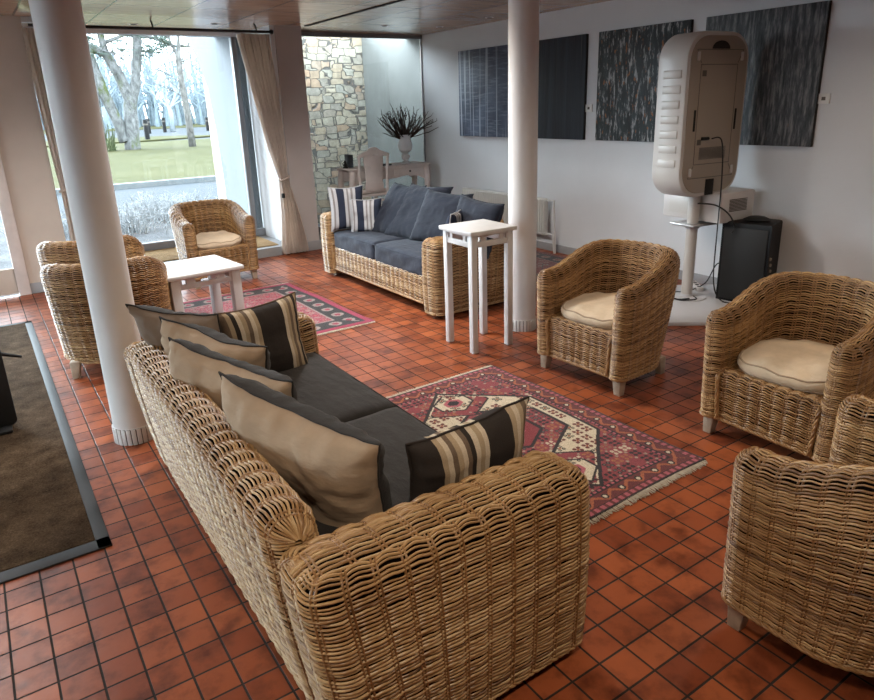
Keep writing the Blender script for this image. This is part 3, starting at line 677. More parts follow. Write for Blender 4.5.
# ================================================================== WICKER FURNITURE
PITCH = .0112
def make_sofa(name, label, loc, rz):
    t = thing(name, label, 'sofa', loc, rz)
    L, D, AW, AH, BH, BT = 2.06, .87, .215, .612, .68, .135
    def lean(V):
        V = V.copy(); y = V[:, 1]; k = smooth01((y+.05)/.4); V[:, 1] = y-k*.085*(1-np.clip((V[:, 2]-.03)/.6, 0, 1.1)); return V
    W = [MAT['wicker'], MAT['core']]
    # arms: rows wrap outer side, front, inner side; top strip over them
    for sgn in (-1, 1):
        wv = Weave(11+sgn)
        rc = .055; x0, x1 = L/2-AW, L/2; y0, y1 = -D/2, D/2
        # path: outer from back to front, corner, front, corner, inner to back   (as seen from above, for the +x arm)
        pts = []
        for cx_, cy_, a0 in ((x1-rc, y1-rc, PI/2), (x1-rc, y0+rc, 0), (x0+rc, y0+rc, -PI/2), (x0+rc, y1-rc, -PI)):
            pts += [(cx_+rc*math.cos(a0-a), cy_+rc*math.sin(a0-a)) for a in np.linspace(0, PI/2, 9)]
        pts.append(pts[0])
        pts = np.array(pts); sl = np.concatenate([[0], np.linalg.norm(np.diff(pts, axis=0), axis=1).cumsum()]); U = sl[-1]
        cen = np.stack([np.full(len(pts), (x0+x1)/2), np.clip(pts[:, 1], y0+AW/2, y1-AW/2)], -1)
        ind = cen-pts; ind /= np.linalg.norm(ind, axis=1, keepdims=True)
        r = .05; zb, zt = .035, AH; Vl = zt-r-zb; tot = Vl+r*PI/2; tb = Vl/tot
        def S(u, tt, pts=pts, sl=sl, ind=ind):
            x = np.interp(u, sl, pts[:, 0]); y = np.interp(u, sl, pts[:, 1]); ix = np.interp(u, sl, ind[:, 0]); iy = np.interp(u, sl, ind[:, 1])
            a = np.clip((tt-tb)/(1-tb), 0, 1)*PI/2; z = np.where(tt < tb, zb+Vl*tt/tb, zt-r+r*np.sin(a)); o = r*(1-np.cos(a))
            bow = .008*np.sin(PI*np.clip((z-zb)/(zt-zb), 0, 1))
            return np.stack([sgn*(x+ix*(o-bow)), y+iy*(o-bow), z], -1)
        wv.patch(S, U, int(tot/PITCH), sign=1 if sgn < 0 else -1)
        def S2(u, tt):
            e = np.clip(1-np.minimum(u, D-.03-u)/.05, 0, 1)
            return np.stack([sgn*(x0+AW/2+(AW-2*r+.012)*(tt-.5)*(1-.3*e*e)), y0+.015+u, zt+.012*np.sin(PI*tt)-.022*e*e-.002], -1)
        wv.patch(S2, D-.03, max(5, int((AW-2*r)/PITCH)), sign=-1 if sgn > 0 else 1)
        wv.braid([(sgn*(x1-.003), y1-.03, zb+.004), (sgn*(x1-.003), y0+.05, zb+.004), (sgn*(x1-.05), y0, zb+.004), (sgn*(x0+.05), y0, zb+.004)], .009, 90)
        wv.build('arm', t, W, lean)
    # back
    wv = Weave(5); xb = L/2-AW+.012; U = 2*xb; r = .06; zb = .035
    Vl = BH-r-zb; top = BT-2*r; Lp = [Vl, r*PI/2, top, r*PI/2, BH-r-.32]; tot = sum(Lp); cs = np.cumsum([0]+Lp)/tot
    def S(u, tt):
        y1 = D/2; y0 = D/2-BT
        a1 = np.clip((tt-cs[1])/(cs[2]-cs[1]), 0, 1)*PI/2; a2 = np.clip((tt-cs[3])/(cs[4]-cs[3]), 0, 1)*PI/2
        k0 = np.clip(tt/cs[1], 0, 1); k2 = np.clip((tt-cs[2])/(cs[3]-cs[2]), 0, 1); k4 = np.clip((tt-cs[4])/(cs[5]-cs[4]), 0, 1)
        z = zb+Vl*k0+r*np.sin(a1)-r*(1-np.cos(a2))-(BH-r-.32)*k4
        y = y1-r*(1-np.cos(a1))-top*k2-r*np.sin(a2)
        y = y+.006*np.sin(PI*k0)
        e = np.minimum(u, U-u); q = np.clip(1-e/.07, 0, 1); g = 1-.97*(1-np.sqrt(1-.99*q*q))
        cy_ = D/2-BT/2; cz = np.minimum(z, BH-BT/2)
        return np.stack([u-xb, cy_+(y-cy_)*g, cz+(z-cz)*g], -1)
    wv.patch(S, U, int(tot/PITCH), sign=-1)
    for sgn in (-1, 1):
        def S4(u, tt): return np.stack([np.full_like(u, sgn*(xb-.004)), D/2-.040-u, .5+(BH-.055-.5)*tt+0*u], -1)
        wv.patch(S4, BT-.08, 11, sign=-1 if sgn > 0 else 1)
    wv.build('backrest', t, W, lean)
    # front panel and seat deck
    wv = Weave(9); zb, zt = .085, .295
    def S(u, tt): return np.stack([u-xb, np.full_like(u, -D/2+.035)+.0*tt, zb+(zt-zb)*tt], -1)
    wv.patch(S, U, int((zt-zb)/PITCH), sign=1)
    def S(u, tt): return np.stack([u-xb, -D/2+.03+.10*tt, np.full_like(u, zt+.004)], -1)
    wv.patch(S, U, 8, sign=1)
    wv.braid([(-xb, -D/2+.035, zb), (xb, -D/2+.035, zb)], .011, 70)
    for sgn in (-1, 1): wv.braid([(sgn*(xb-.012), -D/2+.025, zb), (sgn*(xb-.012), -D/2+.02, zt+.02)], .012, 60)
    wv.build('front_panel', t, W)
    mb = MB(); mb.box(-xb, xb, -D/2+.05, D/2-BT-.02, .255, .285); mb.build('seat_deck', MAT['core'], t, False)
    for sx in (-1, 1):
        for y in (-D/2+.09, D/2-.20): mb = MB(); mb.taper((sx*(L/2-.14), y, 0), (sx*(L/2-.14), y, .06), .025, .032); mb.build('foot', MAT['legwood'], t)
    return t
sofa1 = make_sofa('wicker_sofa', 'honey wicker sofa in the foreground with charcoal cushions, backing the doormat', (.835, 2.17, 0), PI/2)
sofa2 = copy_tree(sofa1, 'wicker sofa near the far white wall with slate blue cushions', (3.185, 5.16, 0), -PI/2)
for a in (sofa1, sofa2): a['group'] = 'matching wicker sofas'

def make_chair(name, label, loc, rz):
    t = thing(name, label, 'armchair', loc, rz, 'wicker tub armchairs')
    W = [MAT['wickerdark'], MAT['core']]
    hw, yf, yb, r = .35, -.32, .335, .054
    # centre line of the tub wall: right front, back round, left front
    cx = hw-r; cyb = yb-r; pts = [(cx, yf+r)]
    ns = 40; y_arc = -.02
    pts += [(cx, yf+r+(y_arc-yf-r)*k/6) for k in range(1, 7)]
    for k in range(1, ns): a = PI*k/ns; ca, sa = math.cos(a), math.sin(a); pts.append((cx*np.sign(ca)*abs(ca)**.82, y_arc+(cyb-y_arc)*sa**.82))
    pts += [(-cx, y_arc+(yf+r-y_arc)*k/6) for k in range(0, 7)]
    C = np.array(pts); d = np.gradient(C, axis=0); d /= np.linalg.norm(d, axis=1, keepdims=True); nrm = np.stack([d[:, 1], -d[:, 0]], -1)   # outward
    loop = []; dirs = []; base = []
    for p, n_ in zip(C, nrm): base.append(p); dirs.append(n_)
    n0 = nrm[-1]; f0 = np.array([0, -1.])
    for a in np.linspace(0, PI, 9)[1:-1]: base.append(C[-1]); dirs.append(n0*math.cos(a)+f0*math.sin(a))
    for p, n_ in zip(C[::-1], nrm[::-1]): base.append(p); dirs.append(-n_)
    n0 = -nrm[0]
    for a in np.linspace(0, PI, 9)[1:-1]: base.append(C[0]); dirs.append(n0*math.cos(a)+f0*math.sin(a))
    base.append(C[0]); dirs.append(nrm[0]); base = np.array(base); dirs = np.array(dirs)
    ring = base+dirs*r; sl = np.concatenate([[0], np.linalg.norm(np.diff(ring, axis=0), axis=1).cumsum()])
    sl += np.arange(len(sl))*1e-7; U = sl[-1]; zb = .105
    Vl = .56; tot = Vl+r*PI/2; tb = Vl/tot
    def S(u, tt):
        bx = np.interp(u, sl, base[:, 0]); by = np.interp(u, sl, base[:, 1]); dx = np.interp(u, sl, dirs[:, 0]); dy = np.interp(u, sl, dirs[:, 1])
        h = .625+.125*smooth01((by+.24)/.46)
        a = np.clip((tt-tb)/(1-tb), 0, 1)*PI/2; kz = np.clip(tt/tb, 0, 1)
        z = zb+(h-r-zb)*kz+r*np.sin(a); off = r*np.cos(a)
        x = bx+dx*off; y = by+dy*off
        kk = 1-np.clip((z-zb)/.55, 0, 1); ky = smooth01((by+.1)/.3)
        return np.stack([x*(1-.05*kk-.04*kk*ky), y-(.10*kk**1.4*ky)+.0*x, z-.0*kk], -1)
    wv = Weave(21); wv.patch(S, U, int(tot/PITCH), stake=.062, amp=.0008, bulge=.0065, sign=1)
    uu = np.linspace(0, U, 160); Pb = S(uu, np.zeros_like(uu)); wv.braid(Pb, .009, 80)
    wv.build('tub', t, W)
    wv = Weave(23); ax = cx-r+.004; zf, zt = .105, .345; r2 = .03; Vl2 = zt-r2-zf; Lp = [Vl2, r2*PI/2, .30]; tt_ = sum(Lp); cs = np.cumsum([0]+Lp)/tt_
    def S(u, q):
        k0 = np.clip(q/cs[1], 0, 1); a = np.clip((q-cs[1])/(cs[2]-cs[1]), 0, 1)*PI/2; k2 = np.clip((q-cs[2])/(cs[3]-cs[2]), 0, 1)
        y = yf+.022+r2*(1-np.cos(a))+.30*k2; z = zf+Vl2*k0+r2*np.sin(a)
        sc_ = 1-.05*(1-np.clip((z-zf)/.55, 0, 1))
        return np.stack([(u-ax)*sc_, y, z+0*u], -1)
    wv.patch(S, 2*ax, int(tt_/PITCH), stake=.062, amp=.0008, bulge=.0065, sign=1)
    for sg in (-1, 1): wv.braid([(sg*(ax-.02), yf+.012, zf), (sg*(ax-.005), yf+.008, zt-.02), (sg*(ax-.004), yf+.05, zt+.008)], .010, 70)
    wv.braid([(-ax, yf+.02, zf), (ax, yf+.02, zf)], .009, 80)
    wv.build('front_panel', t, W)
    mb = MB(); mb.prism([(x*.88, (y-.04)*.86) for x, y in [tuple(c) for c in C]], .30, .335, 'z'); mb.build('seat_deck', MAT['core'], t, False)
    for sx, y, ly in ((-1, -.265, -.01), (1, -.265, -.01), (-1, .16, .03), (1, .16, .03)):
        mb = MB(); x = .28 if y < 0 else .235; mb.taper((sx*(x+.006), y+ly*.5, 0), (sx*x, y, .112), .021, .030); mb.build('leg', MAT['legwood'], t)
    return t
ch1 = make_chair('wicker_armchair', 'wicker armchair beside the white column and photo kiosk', (3.03, 2.645, 0), -PI/2+.05)
chairs = [ch1]
for lab, loc, rz in [('wicker armchair at the right with rounded cream cushion, before the black speaker', (3.05, 1.485, 0), -PI/2-.02),
                     ('wicker armchair cut by the right edge, seen from its outer side', (2.0, .66, 0), PI),
                     ('wicker armchair facing the room in front of the big window', (1.83, 6.72, 0), .06),
                     ('wicker armchair right behind the left column, its back to the camera', (.58, 4.74, 0), PI-.30),
                     ('wicker armchair hidden behind another, nearest the left curtain', (.63, 5.66, 0), PI-.25)]:
    chairs.append(copy_tree(ch1, lab, loc, rz))

# ---- armchair seat pads
def make_pad():
    n, m = 56, 20; V = []; F = []
    prof = [(0, .055), (.3, .056), (.55, .053), (.75, .047), (.88, .038), (.96, .026), (1.0, .012), (1.005, 0), (1.0, -.012), (.96, -.026), (.85, -.032), (.5, -.034), (0, -.034)]
    for rr, z in prof:
        for k in range(n):
            a = 2*PI*k/n; ca, sa = math.cos(a), math.sin(a); p = .62 if sa < 0 else .85
            x = .25*np.sign(ca)*abs(ca)**p; y = (.25 if sa > 0 else .215)*np.sign(sa)*abs(sa)**p
            q = noise.noise(Vector((x*rr*14, y*rr*5, z*8)))*.018*rr+noise.noise(Vector((x*rr*6, y*rr*16, 3)))*.013*rr
            V.append((x*rr, y*rr, z+(q if z > -.02 else 0)))
    for i in range(len(prof)-1):
        for k in range(n): a = i*n+k; b = i*n+(k+1) % n; F.append((a, a+n, b+n, b))
    o = big_mesh('seat_cushion', np.array(V), np.array(F), MAT['cream'], None)
    for z, zz in ((5, .026), (9, -.026)):
        mb = MB(); mb.tube([Vector(V[z*n+k % n])*1.0 for k in range(n+1)], .0045, 6, False); mb.build('piping', MAT['sand'], o)
    return o
pad = make_pad()
def padto(o, ch, label, dx=0, dy=0, rz=0, dz=0):
    rot = ch.rotation_euler.z; c, s = math.cos(rot), math.sin(rot); x, y = dx, -.045+dy
    o.location = (ch.location.x+c*x-s*y, ch.location.y+s*x+c*y, .392+dz); o.rotation_euler = (0.05, 0, rot+rz)
    tag(o, label, 'cushion', 'cream armchair cushions')
padto(pad, chairs[0], 'cream seat cushion on the armchair beside the photo kiosk', 0, -.01, .05)
for i, lab in ((1, 'rumpled cream seat cushion on armchair before the black speaker'), (3, 'off white seat cushion on the armchair facing the room by big window')):
    o = copy_tree(pad, lab, (0, 0, 0), 0); padto(o, chairs[i], lab, 0, .0, .1*math.sin(i*2))

# ---- sofa seat cushions
def seat_cushions(sofa, rz, mat, labs):
    for k, sg in enumerate((-1, 1)):
        bm = soft_box(.805, .70, .165, .035, 26, 3+k*5, .012, .006)
        mb = MB(); mb.bm(bm); o = mb.build('seat_cushion', MAT[mat], None, True, None)
        c, s = math.cos(rz), math.sin(rz); x, y = sg*.402, -.055
        o.location = (sofa.location.x+c*x-s*y, sofa.location.y+s*x+c*y, .372); o.rotation_euler = (0, 0, rz)
        tag(o, labs[k], 'cushion', 'sofa seat cushions')
        mb = MB(); z = .072
        ring = [(-.40, -.348), (.40, -.348), (.40, .348), (-.40, .348), (-.40, -.348)]
        mb.tube([(a*.99, b*.99, z-.002) for a, b in ring], .004, 6, False); mb.build('piping', MAT[mat], o)
seat_cushions(sofa1, PI/2, 'charcoal', ['charcoal seat cushion on the foreground sofa, by the near arm', 'charcoal seat cushion on the foreground sofa, by the far arm'])
seat_cushions(sofa2, -PI/2, 'slate', ['slate blue seat cushion on the far sofa, by the arm near the window', 'slate blue seat cushion on the far sofa, beside the tall stand'])

# ---- back pillows of the near sofa: charcoal face, sand back
def two_tone(u, v, side): return 0 if (side > 0 or v > .80 or u > .93) else 1
for i, (tip, cor, h, lab, up) in enumerate([
        ((.425, 2.96, .845), (.735, 2.79, .775), .41, 'taupe and charcoal pillow farthest along the near sofa, touching striped one', (-.36, 0, 1)),
        ((.52, 2.82, .80), (.80, 2.40, .725), .40, 'sand and charcoal pillow second from the far end of the near sofa', (-.20, .05, 1)),
        ((.49, 2.52, .80), (.75, 2.02, .725), .42, 'sand and charcoal pillow third from the far end of the near sofa', (-.20, .05, 1)),
        ((.52, 2.02, .81), (.745, 1.42, .745), .45, 'large sand and charcoal pillow closest to the near arm, seen from behind', (-.20, .05, 1))]):
    tip, cor = Vector(tip), Vector(cor); ex = (cor-tip); wd = ex.length*1.02; up = Vector(up)
    o = pillow('throw_pillow', wd, h*1.04, .20, [MAT['charcoal'], MAT['taupe' if i < 1 else 'sand']], lambda u, v, s: 0 if s < 0 else 1, 4+i*3, None, 40, .011, shear=.38 if i == 0 else .06)
    # local +z must look to the back of the sofa so that the sand side is seen
    exn = -ex.normalized(); upn = (up-exn*up.dot(exn)).normalized()
    place(o, (tip+cor)/2-upn*h*.5, exn, upn)
    if o.matrix_basis.col[2].x > 0:
        exn = -exn; place(o, (tip+cor)/2-upn*h*.5, exn, upn)
    tag(o, lab, 'pillow', 'two tone pillows on the near sofa')
DK, BE, TA, CR = (.036, .030, .027), (.42, .33, .22), (.17, .125, .09), (.60, .52, .40)
def bands(seq, x0, x1): return [(x0+(x1-x0)*i/len(seq), c) for i, c in enumerate(seq)]
st_near = [(0, DK)]+bands([BE, CR, TA, BE, CR, TA, DK, CR, BE, CR], .17, .56)+[(.56, DK)]+bands([BE, CR, BE, TA, CR], .80, 1.0)
st_far = [(0, TA)]+bands([BE, DK, CR, BE, TA, CR, BE], .08, .42)+[(.42, DK)]+bands([CR, BE, TA, BE, DK, BE], .74, 1.0)
ns_ = (.022, .028, .048); WH = (.40, .40, .41); GY = (.20, .185, .18)
st_blue = [(0, WH), (.07, GY), (.12, WH), (.2, ns_), (.42, WH), (.50, GY), (.55, WH), (.62, GY), (.68, WH), (.76, ns_)]
m1, m2, m3 = mat_stripes('stripes_near', st_near), mat_stripes('stripes_far', st_far), mat_stripes('stripes_blue', st_blue)
def striped(m, w_, h_, c, ex, ey, seed, lab, t_=.13, group='striped pillows'):
    o = pillow('striped_pillow', w_, h_, t_, [m], None, seed, None, 30, .006); place(o, c, ex, ey); tag(o, lab, 'pillow', group)
striped(m1, .45, .37, (1.05, 1.44, .55), (1, .03, .02), (.05, -.12, 1), 41, 'brown and cream striped pillow leaning on the near arm of foreground sofa')
striped(m2, .40, .37, (.94, 2.83, .60), (1, .12, .04), (-.16, .12, 1), 47, 'brown and cream striped pillow leaning at the far arm of the foreground sofa')
striped(m3, .31, .33, (3.03, 5.71, .605), (.85, -.52, 0), (.05, .12, 1), 52, 'slate and white striped pillow standing upright on far sofa seat')
striped(m3, .34, .42, (2.92, 5.89, .67), (.95, -.3, 0), (-.10, .12, 1), 57, 'slate and white striped pillow half hidden against the arm near window', .10)
striped(m3, .40, .36, (3.12, 4.42, .61), (-.75, -.65, 0), (.05, -.25, 1), 59, 'striped pillow mostly hidden behind the near arm of far sofa', .10)
# ---- slate pillows of the far sofa
for i, (TL, BL, rt, wd, lab) in enumerate([
        ((3.36, 5.86, .865), (3.06, 5.62, .45), (.10, -1, 0), .50, 'slate blue pillow at the window end of the far sofa'),
        ((3.40, 5.60, .875), (3.07, 5.36, .45), (.16, -1, 0), .56, 'slate blue pillow second from the window end of the far sofa'),
        ((3.32, 5.14, .875), (3.10, 5.00, .45), (.16, -1, -.02), .56, 'slate blue pillow third from the window end of far sofa'),
        ((3.34, 4.64, .870), (3.20, 4.56, .47), (.02, -1, -.06), .54, 'slate blue pillow tipped over the arm beside the tall stand')]):
    TL, BL, rt = Vector(TL), Vector(BL), Vector(rt).normalized(); ey = TL-BL; h = ey.length
    o = pillow('throw_pillow', wd, h*1.02, .17, [MAT['slatedark']], None, 70+i*3, None, 34, .007)
    place(o, (TL+BL)/2+rt*wd/2, rt, ey); tag(o, lab, 'pillow', 'slate pillows on the far sofa')

# ================================================================== WHITE TABLES
def slot_apron(mb, p0, p1, z0, z1, th, sq, slot):
    # a rail between two legs, cut by a square hole at each end and one long slot
    p0, p1 = Vector((*p0, 0)), Vector((*p1, 0)); L = (p1-p0).length; d = (p1-p0).normalized(); Mx = Matrix((d, Vector((-d.y, d.x, 0)), Vector((0, 0, 1)))).transposed().to_4x4(); Mx.translation = p0
    h = z1-z0; a, b = z0+h*.45, z1-h*.16
    mb.box(0, L, -th/2, th/2, z0, a, .002, Mx); mb.box(0, L, -th/2, th/2, b, z1, .002, Mx)
    c = [0, sq*.5, sq*1.5, L/2-slot/2, L/2+slot/2, L-sq*1.5, L-sq*.5, L]
    for i in (0, 2, 4, 6): mb.box(c[i], c[i+1], -th/2, th/2, a, b, 0, Mx)
def slot_table(name, label, cat, loc, rz, sx, sy, H, leg, ap, sq, slot, inset=.025, th=.028):
    t = thing(name, label, cat, loc, rz)
    mb = MB(); mb.box(-sx/2, sx/2, -sy/2, sy/2, H-th, H, .006); mb.build('tabletop', MAT['white'], t)
    hx, hy = sx/2-inset, sy/2-inset
    for a in (-1, 1):
        for b in (-1, 1):
            mb = MB(); mb.box(min(a*hx, a*(hx-leg)), max(a*hx, a*(hx-leg)), min(b*hy, b*(hy-leg)), max(b*hy, b*(hy-leg)), 0, H-th, .004); mb.build('leg', MAT['white'], t)
    mb = MB(); q = leg/2
    for b in (-1, 1): slot_apron(mb, (-hx+leg, b*(hy-q*.7)), (hx-leg, b*(hy-q*.7)), H-th-ap, H-th, .02, sq, slot)
    for a in (-1, 1): slot_apron(mb, (a*(hx-q*.7), -hy+leg), (a*(hx-q*.7), hy-leg), H-th-ap, H-th, .02, sq, slot)
    mb.build('apron', MAT['white'], t)
    return t
slot_table('coffee_table', 'low white square coffee table with slotted apron', 'table', (1.235, 5.15, .012), .10, .57, .55, .49, .068, .085, .032, .16)
slot_table('plant_stand', 'tall white square stand with slotted apron in front of column', 'stand', (2.70, 3.54, 0), -.03, .375, .375, .825, .044, .082, .022, .12, .02)

# ================================================================== RUGS AND MATS
def rug_colors(kind, U, V, hw, hl):
    rng = np.random.default_rng(3)
    n = U.shape; col = np.zeros((*n, 3)); au, av = np.abs(U), np.abs(V)
    du, dv = hw-au, hl-av; e = np.minimum(du, dv)          # distance from the edge
    def put(mask, c): col[mask] = c
    if kind == 'main':
        RED, DRED, CRE, BLK, PNK, ORG = (.22, .040, .046), (.12, .026, .024), (.55, .47, .34), (.02, .014, .014), (.36, .09, .11), (.33, .10, .045)
        put(e >= 0, BLK)
        put((e > .012) & (e < .034), PNK)
        along = np.where(du < dv, V, U)
        s = (along*26) % 1
        put((e > .012) & (e < .034) & (s < .45), DRED)
        put((e > .040) & (e < .105), DRED)
        zig = np.abs(((along*9) % 1)-.5)*2
        put((e > .045) & (e < .10) & (np.abs((e-.0725)/.028-(zig*2-1)*.8) < .35), ORG)
        c1 = np.hypot(((along*9) % 1-.5)/9, (e-.0725)); put((e > .045) & (c1 < .018), BLK); put((e > .045) & (c1 < .010) & (e < .1), CRE)
        put((e > .110) & (e < .124), PNK); s2 = (along*34) % 1; put((e > .110) & (e < .124) & (s2 < .4), BLK)
        f = e > .130
        put(f, RED)
        # cream hexagon field
        fu, fv = hw-.13, hl-.13
        hexd = lambda a, b, wu, lv, cut: np.maximum(np.abs(a)/wu, (np.abs(a)*cut+np.abs(b)*1.0)/lv)
        h1 = hexd(U, V, fu*.94, fv*.98, .95)
        st = np.round(h1*40)/40
        put(f & (h1 < 1.03), BLK); put(f & (h1 < .99), CRE)
        # red medallions down the middle
        for cv, sc_ in ((0, 1.0), (.46, .62), (-.46, .62)):
            m = hexd(U, V-cv, .26*sc_+.02, .30*sc_, .62)
            put(f & (h1 < .97) & (m < 1.07), BLK); put(f & (h1 < .97) & (m < 1.0), RED)
            put(f & (m < .62), BLK); put(f & (m < .55), (.20, .03, .035) if sc_ == 1 else CRE); put(f & (m < .30), PNK); put(f & (m < .18), BLK)
        # four-petal flowers everywhere
        g = .062; iu, iv = np.floor(U/g), np.floor(V/g); cu, cv = U-(iu+.5)*g, V-(iv+.5)*g
        hsh = (np.sin(iu*12.9898+iv*78.233)*43758.5453) % 1
        pet = (np.abs(cu) < .023) & (np.abs(cv) < .023) & (np.abs(cu) > .003) & (np.abs(cv) > .003) & (np.abs(np.abs(cu)-.013)+np.abs(np.abs(cv)-.013) < .015)
        cream = f & (np.abs(col[..., 0]-CRE[0]) < .01); red = f & ~cream & (np.abs(col[..., 0]-RED[0]) < .01)
        put(cream & pet & (hsh > .22), DRED); put(cream & pet & (hsh > .72), BLK)
        dot = (np.hypot(cu, cv) < .007); put(cream & dot & (hsh > .22), ORG)
        put(red & pet & (hsh > .12), BLK); put(red & pet & (hsh > .62), (.30, .11, .05)); put(red & (np.hypot(np.abs(cu)-.029, np.abs(cv)-.029) < .006), (.30, .22, .16)); put(red & pet & (hsh > .88), (.5, .42, .3))
        core = (np.abs(np.abs(cu)-.013)+np.abs(np.abs(cv)-.013) < .007); put(cream & core & (hsh > .72), (.30, .28, .2)); put(red & core & (hsh > .35) & (hsh < .7), (.12, .10, .09))
    else:
        RED, DK_, CRE, GRN = (.27, .028, .062), (.026, .024, .025), (.27, .22, .20), (.12, .12, .10)
        if kind == 'dark': RED, DK_, CRE = (.10, .018, .016), (.012, .009, .010), (.16, .10, .08)
        put(e >= 0, RED); put((e > .05) & (e < .22), DK_)
        along = np.where(du < dv, V, U); s = (along*5.5) % 1
        c1 = np.hypot((s-.5)/5.5, e-.135); put((c1 < .05), CRE); put((c1 < .025), RED)
        put((e > .22) & (e < .24), CRE)
        f = e > .24
        g = .08; iu, iv = np.floor(U/g), np.floor(V/g); hsh = (np.sin(iu*12.9898+iv*78.233)*43758.5453) % 1; cu, cv = U-(iu+.5)*g, V-(iv+.5)*g
        di = (np.abs(cu)+np.abs(cv) < .032); put(f & di & (hsh > .3), CRE); put(f & di & (hsh > .75), GRN); put(f & (np.abs(cu)+np.abs(cv) < .014), (.55, .10, .10) if kind != 'dark' else RED)
        # trellis of steps
        put(f & (((U*7+V*7) % 1) < .07), CRE); put(f & (((U*7-V*7) % 1) < .06), (.30, .05, .06) if kind != 'dark' else DK_)
    if kind == 'pink': put(f & (rng.random(n) < .30), (.30, .18, .16)); put(f & (rng.random(n) < .12), (.20, .06, .07))
    col *= (1+.10*rng.normal(0, 1, n))[..., None]
    return np.clip(col, 0, 1)
def rug(name, label, kind, loc, rz, hw, hl, res, fr=.035):
    nu, nv = int(2*hw/res), int(2*hl/res); u = np.linspace(-hw, hw, nu); v = np.linspace(-hl, hl, nv); U, V = np.meshgrid(u, v, indexing='ij')
    z = .009+.0016*np.sin(U*9+V*4)*np.cos(V*7)
    bx = .006*np.sin(V*6+1); by = .006*np.sin(U*7)
    P = np.stack([U+bx, V+by, z], -1).reshape(-1, 3); c = rug_colors(kind, U, V, hw, hl).reshape(-1, 3); c = np.concatenate([c, np.ones((len(c), 1))], 1)
    i, j = np.meshgrid(np.arange(nu-1), np.arange(nv-1), indexing='ij'); b = i*nv+j; Q = np.stack([b, b+nv, b+nv+1, b+1], -1).reshape(-1, 4)
    # closed underside rim
    rim = np.concatenate([b0 for b0 in (np.arange(nu)*nv, (nu-1)*nv+np.arange(1, nv), np.arange(nu-2, -1, -1)*nv+nv-1, np.arange(nv-2, -1, -1))])
    lo = P[rim].copy(); lo[:, 2] = .001; k = np.arange(len(rim)-1); n0 = len(P)
    Q2 = np.stack([rim[k], n0+k, n0+k+1, rim[k+1]], -1); P = np.concatenate([P, lo]); c = np.concatenate([c, c[rim]]); Q = np.concatenate([Q, Q2])
    o = tag(big_mesh(name, P, Q, MAT['rug'], None, {'Col': c}), label, 'rug'); o.location = loc; o.rotation_euler = (0, 0, rz)
    mb = MB()
    for sg in (-1, 1):
        for k in range(int(2*hw/.008)):
            x = -hw+.004+k*.008; y = sg*(hl-.004)
            mb.tube([(x, y, .006), (x+rnd.uniform(-.004, .004), y+sg*fr*.5, .005), (x+rnd.uniform(-.008, .008), y+sg*fr*rnd.uniform(.8, 1.15), .003)], [.0036, .0034, .002], 4, False)
    f = mb.build('fringe', MAT['fringe'], o, True, None); f['kind'] = 'stuff'; f['label'] = 'cream wool fringe'
rug('patterned_rug', 'red and cream patterned rug with fringe in front of near sofa', 'main', (1.975, 2.36, 0), .015, .535, .755, .0042)
rug('pink_rug', 'worn pink and red patterned rug under the coffee table', 'pink', (1.62, 5.22, 0), .03, .72, .80, .008)
rug('dark_rug', 'dark red rug on the tiles behind the far sofa', 'dark', (4.52, 5.3, 0), .0, .50, .80, .012, .02)
t = thing('doormat', 'large dark brown coir entrance mat with grey rubber border', 'mat', (-1.0, 4.46, 0))
mb = MB(); mb.box(-1.20, 1.115, -1.80, 1.78, .001, .011, .003); mb.build('pile', MAT['mat'], t)
mb = MB()
for a in ((-1.25, 1.165, -1.87, -1.80), (-1.25, 1.165, 1.78, 1.83), (1.115, 1.165, -1.87, 1.83), (-1.25, -1.20, -1.87, 1.83)): mb.box(*a, 0, .008, .002)
mb.build('rubber_border', MAT['matedge'], t)
mb = MB(); mb.box(.72, 2.78, 7.45, 8.14, .1, .112, .004); tag(mb.build('bay_mat', MAT['jute']), 'flat tan jute mat in the window bay behind armchair', 'mat')

# ================================================================== CURTAINS
def curtain(name, label, xs, y, z0, z1, tie, folds, amp):
    # xs: list of (z, x_left, x_right)
    t = thing(name, label, 'curtain')
    nz, nu = 70, folds*10+1; V = []; zz = np.linspace(z0, z1, nz); X = np.array(sorted(xs))
    for z in zz:
        a = np.interp(z, X[:, 0], X[:, 1]); b = np.interp(z, X[:, 0], X[:, 2]); wd = b-a
        for k in range(nu):
            s = k/(nu-1); ph = s*folds*2*PI
            am = amp*(.55+.45*min(1, wd/.3))
            V.append((a+wd*s+.006*math.sin(ph*2+z*3), y+am*math.sin(ph+.4*math.sin(z*2.5))+.3*am*math.sin(ph*.5+1), z))
    V = np.array(V); i, j = np.meshgrid(np.arange(nz-1), np.arange(nu-1), indexing='ij'); b = i*nu+j; Q = np.stack([b, b+1, b+nu+1, b+nu], -1).reshape(-1, 4)
    V2 = V.copy(); V2[:, 1] += .004; n0 = len(V)
    big_mesh('drape', np.concatenate([V, V2]), np.concatenate([Q, Q[:, ::-1]+n0]), MAT['curtain'], t)
    x = (np.interp(tie, X[:, 0], X[:, 1])+np.interp(tie, X[:, 0], X[:, 2]))/2; hw = (np.interp(tie, X[:, 0], X[:, 2])-np.interp(tie, X[:, 0], X[:, 1]))/2+.012
    mb = MB(); mb.tube([(x+hw*math.cos(a), y+(amp+.02)*math.sin(a), tie+.02*math.cos(a)) for a in np.linspace(0, 2*PI, 25)], .011, 6, False); mb.build('tieback', MAT['curtain'], t)
    return t
cu = curtain('curtain', 'pale linen curtain tied back at the grey pier', [(.12, 2.76, 3.06), (.5, 2.80, 2.99), (.87, 2.81, 2.90), (1.2, 2.72, 2.90), (1.7, 2.62, 2.88), (2.33, 2.51, 2.85)], 7.27, .02, 2.345, .87, 8, .040)
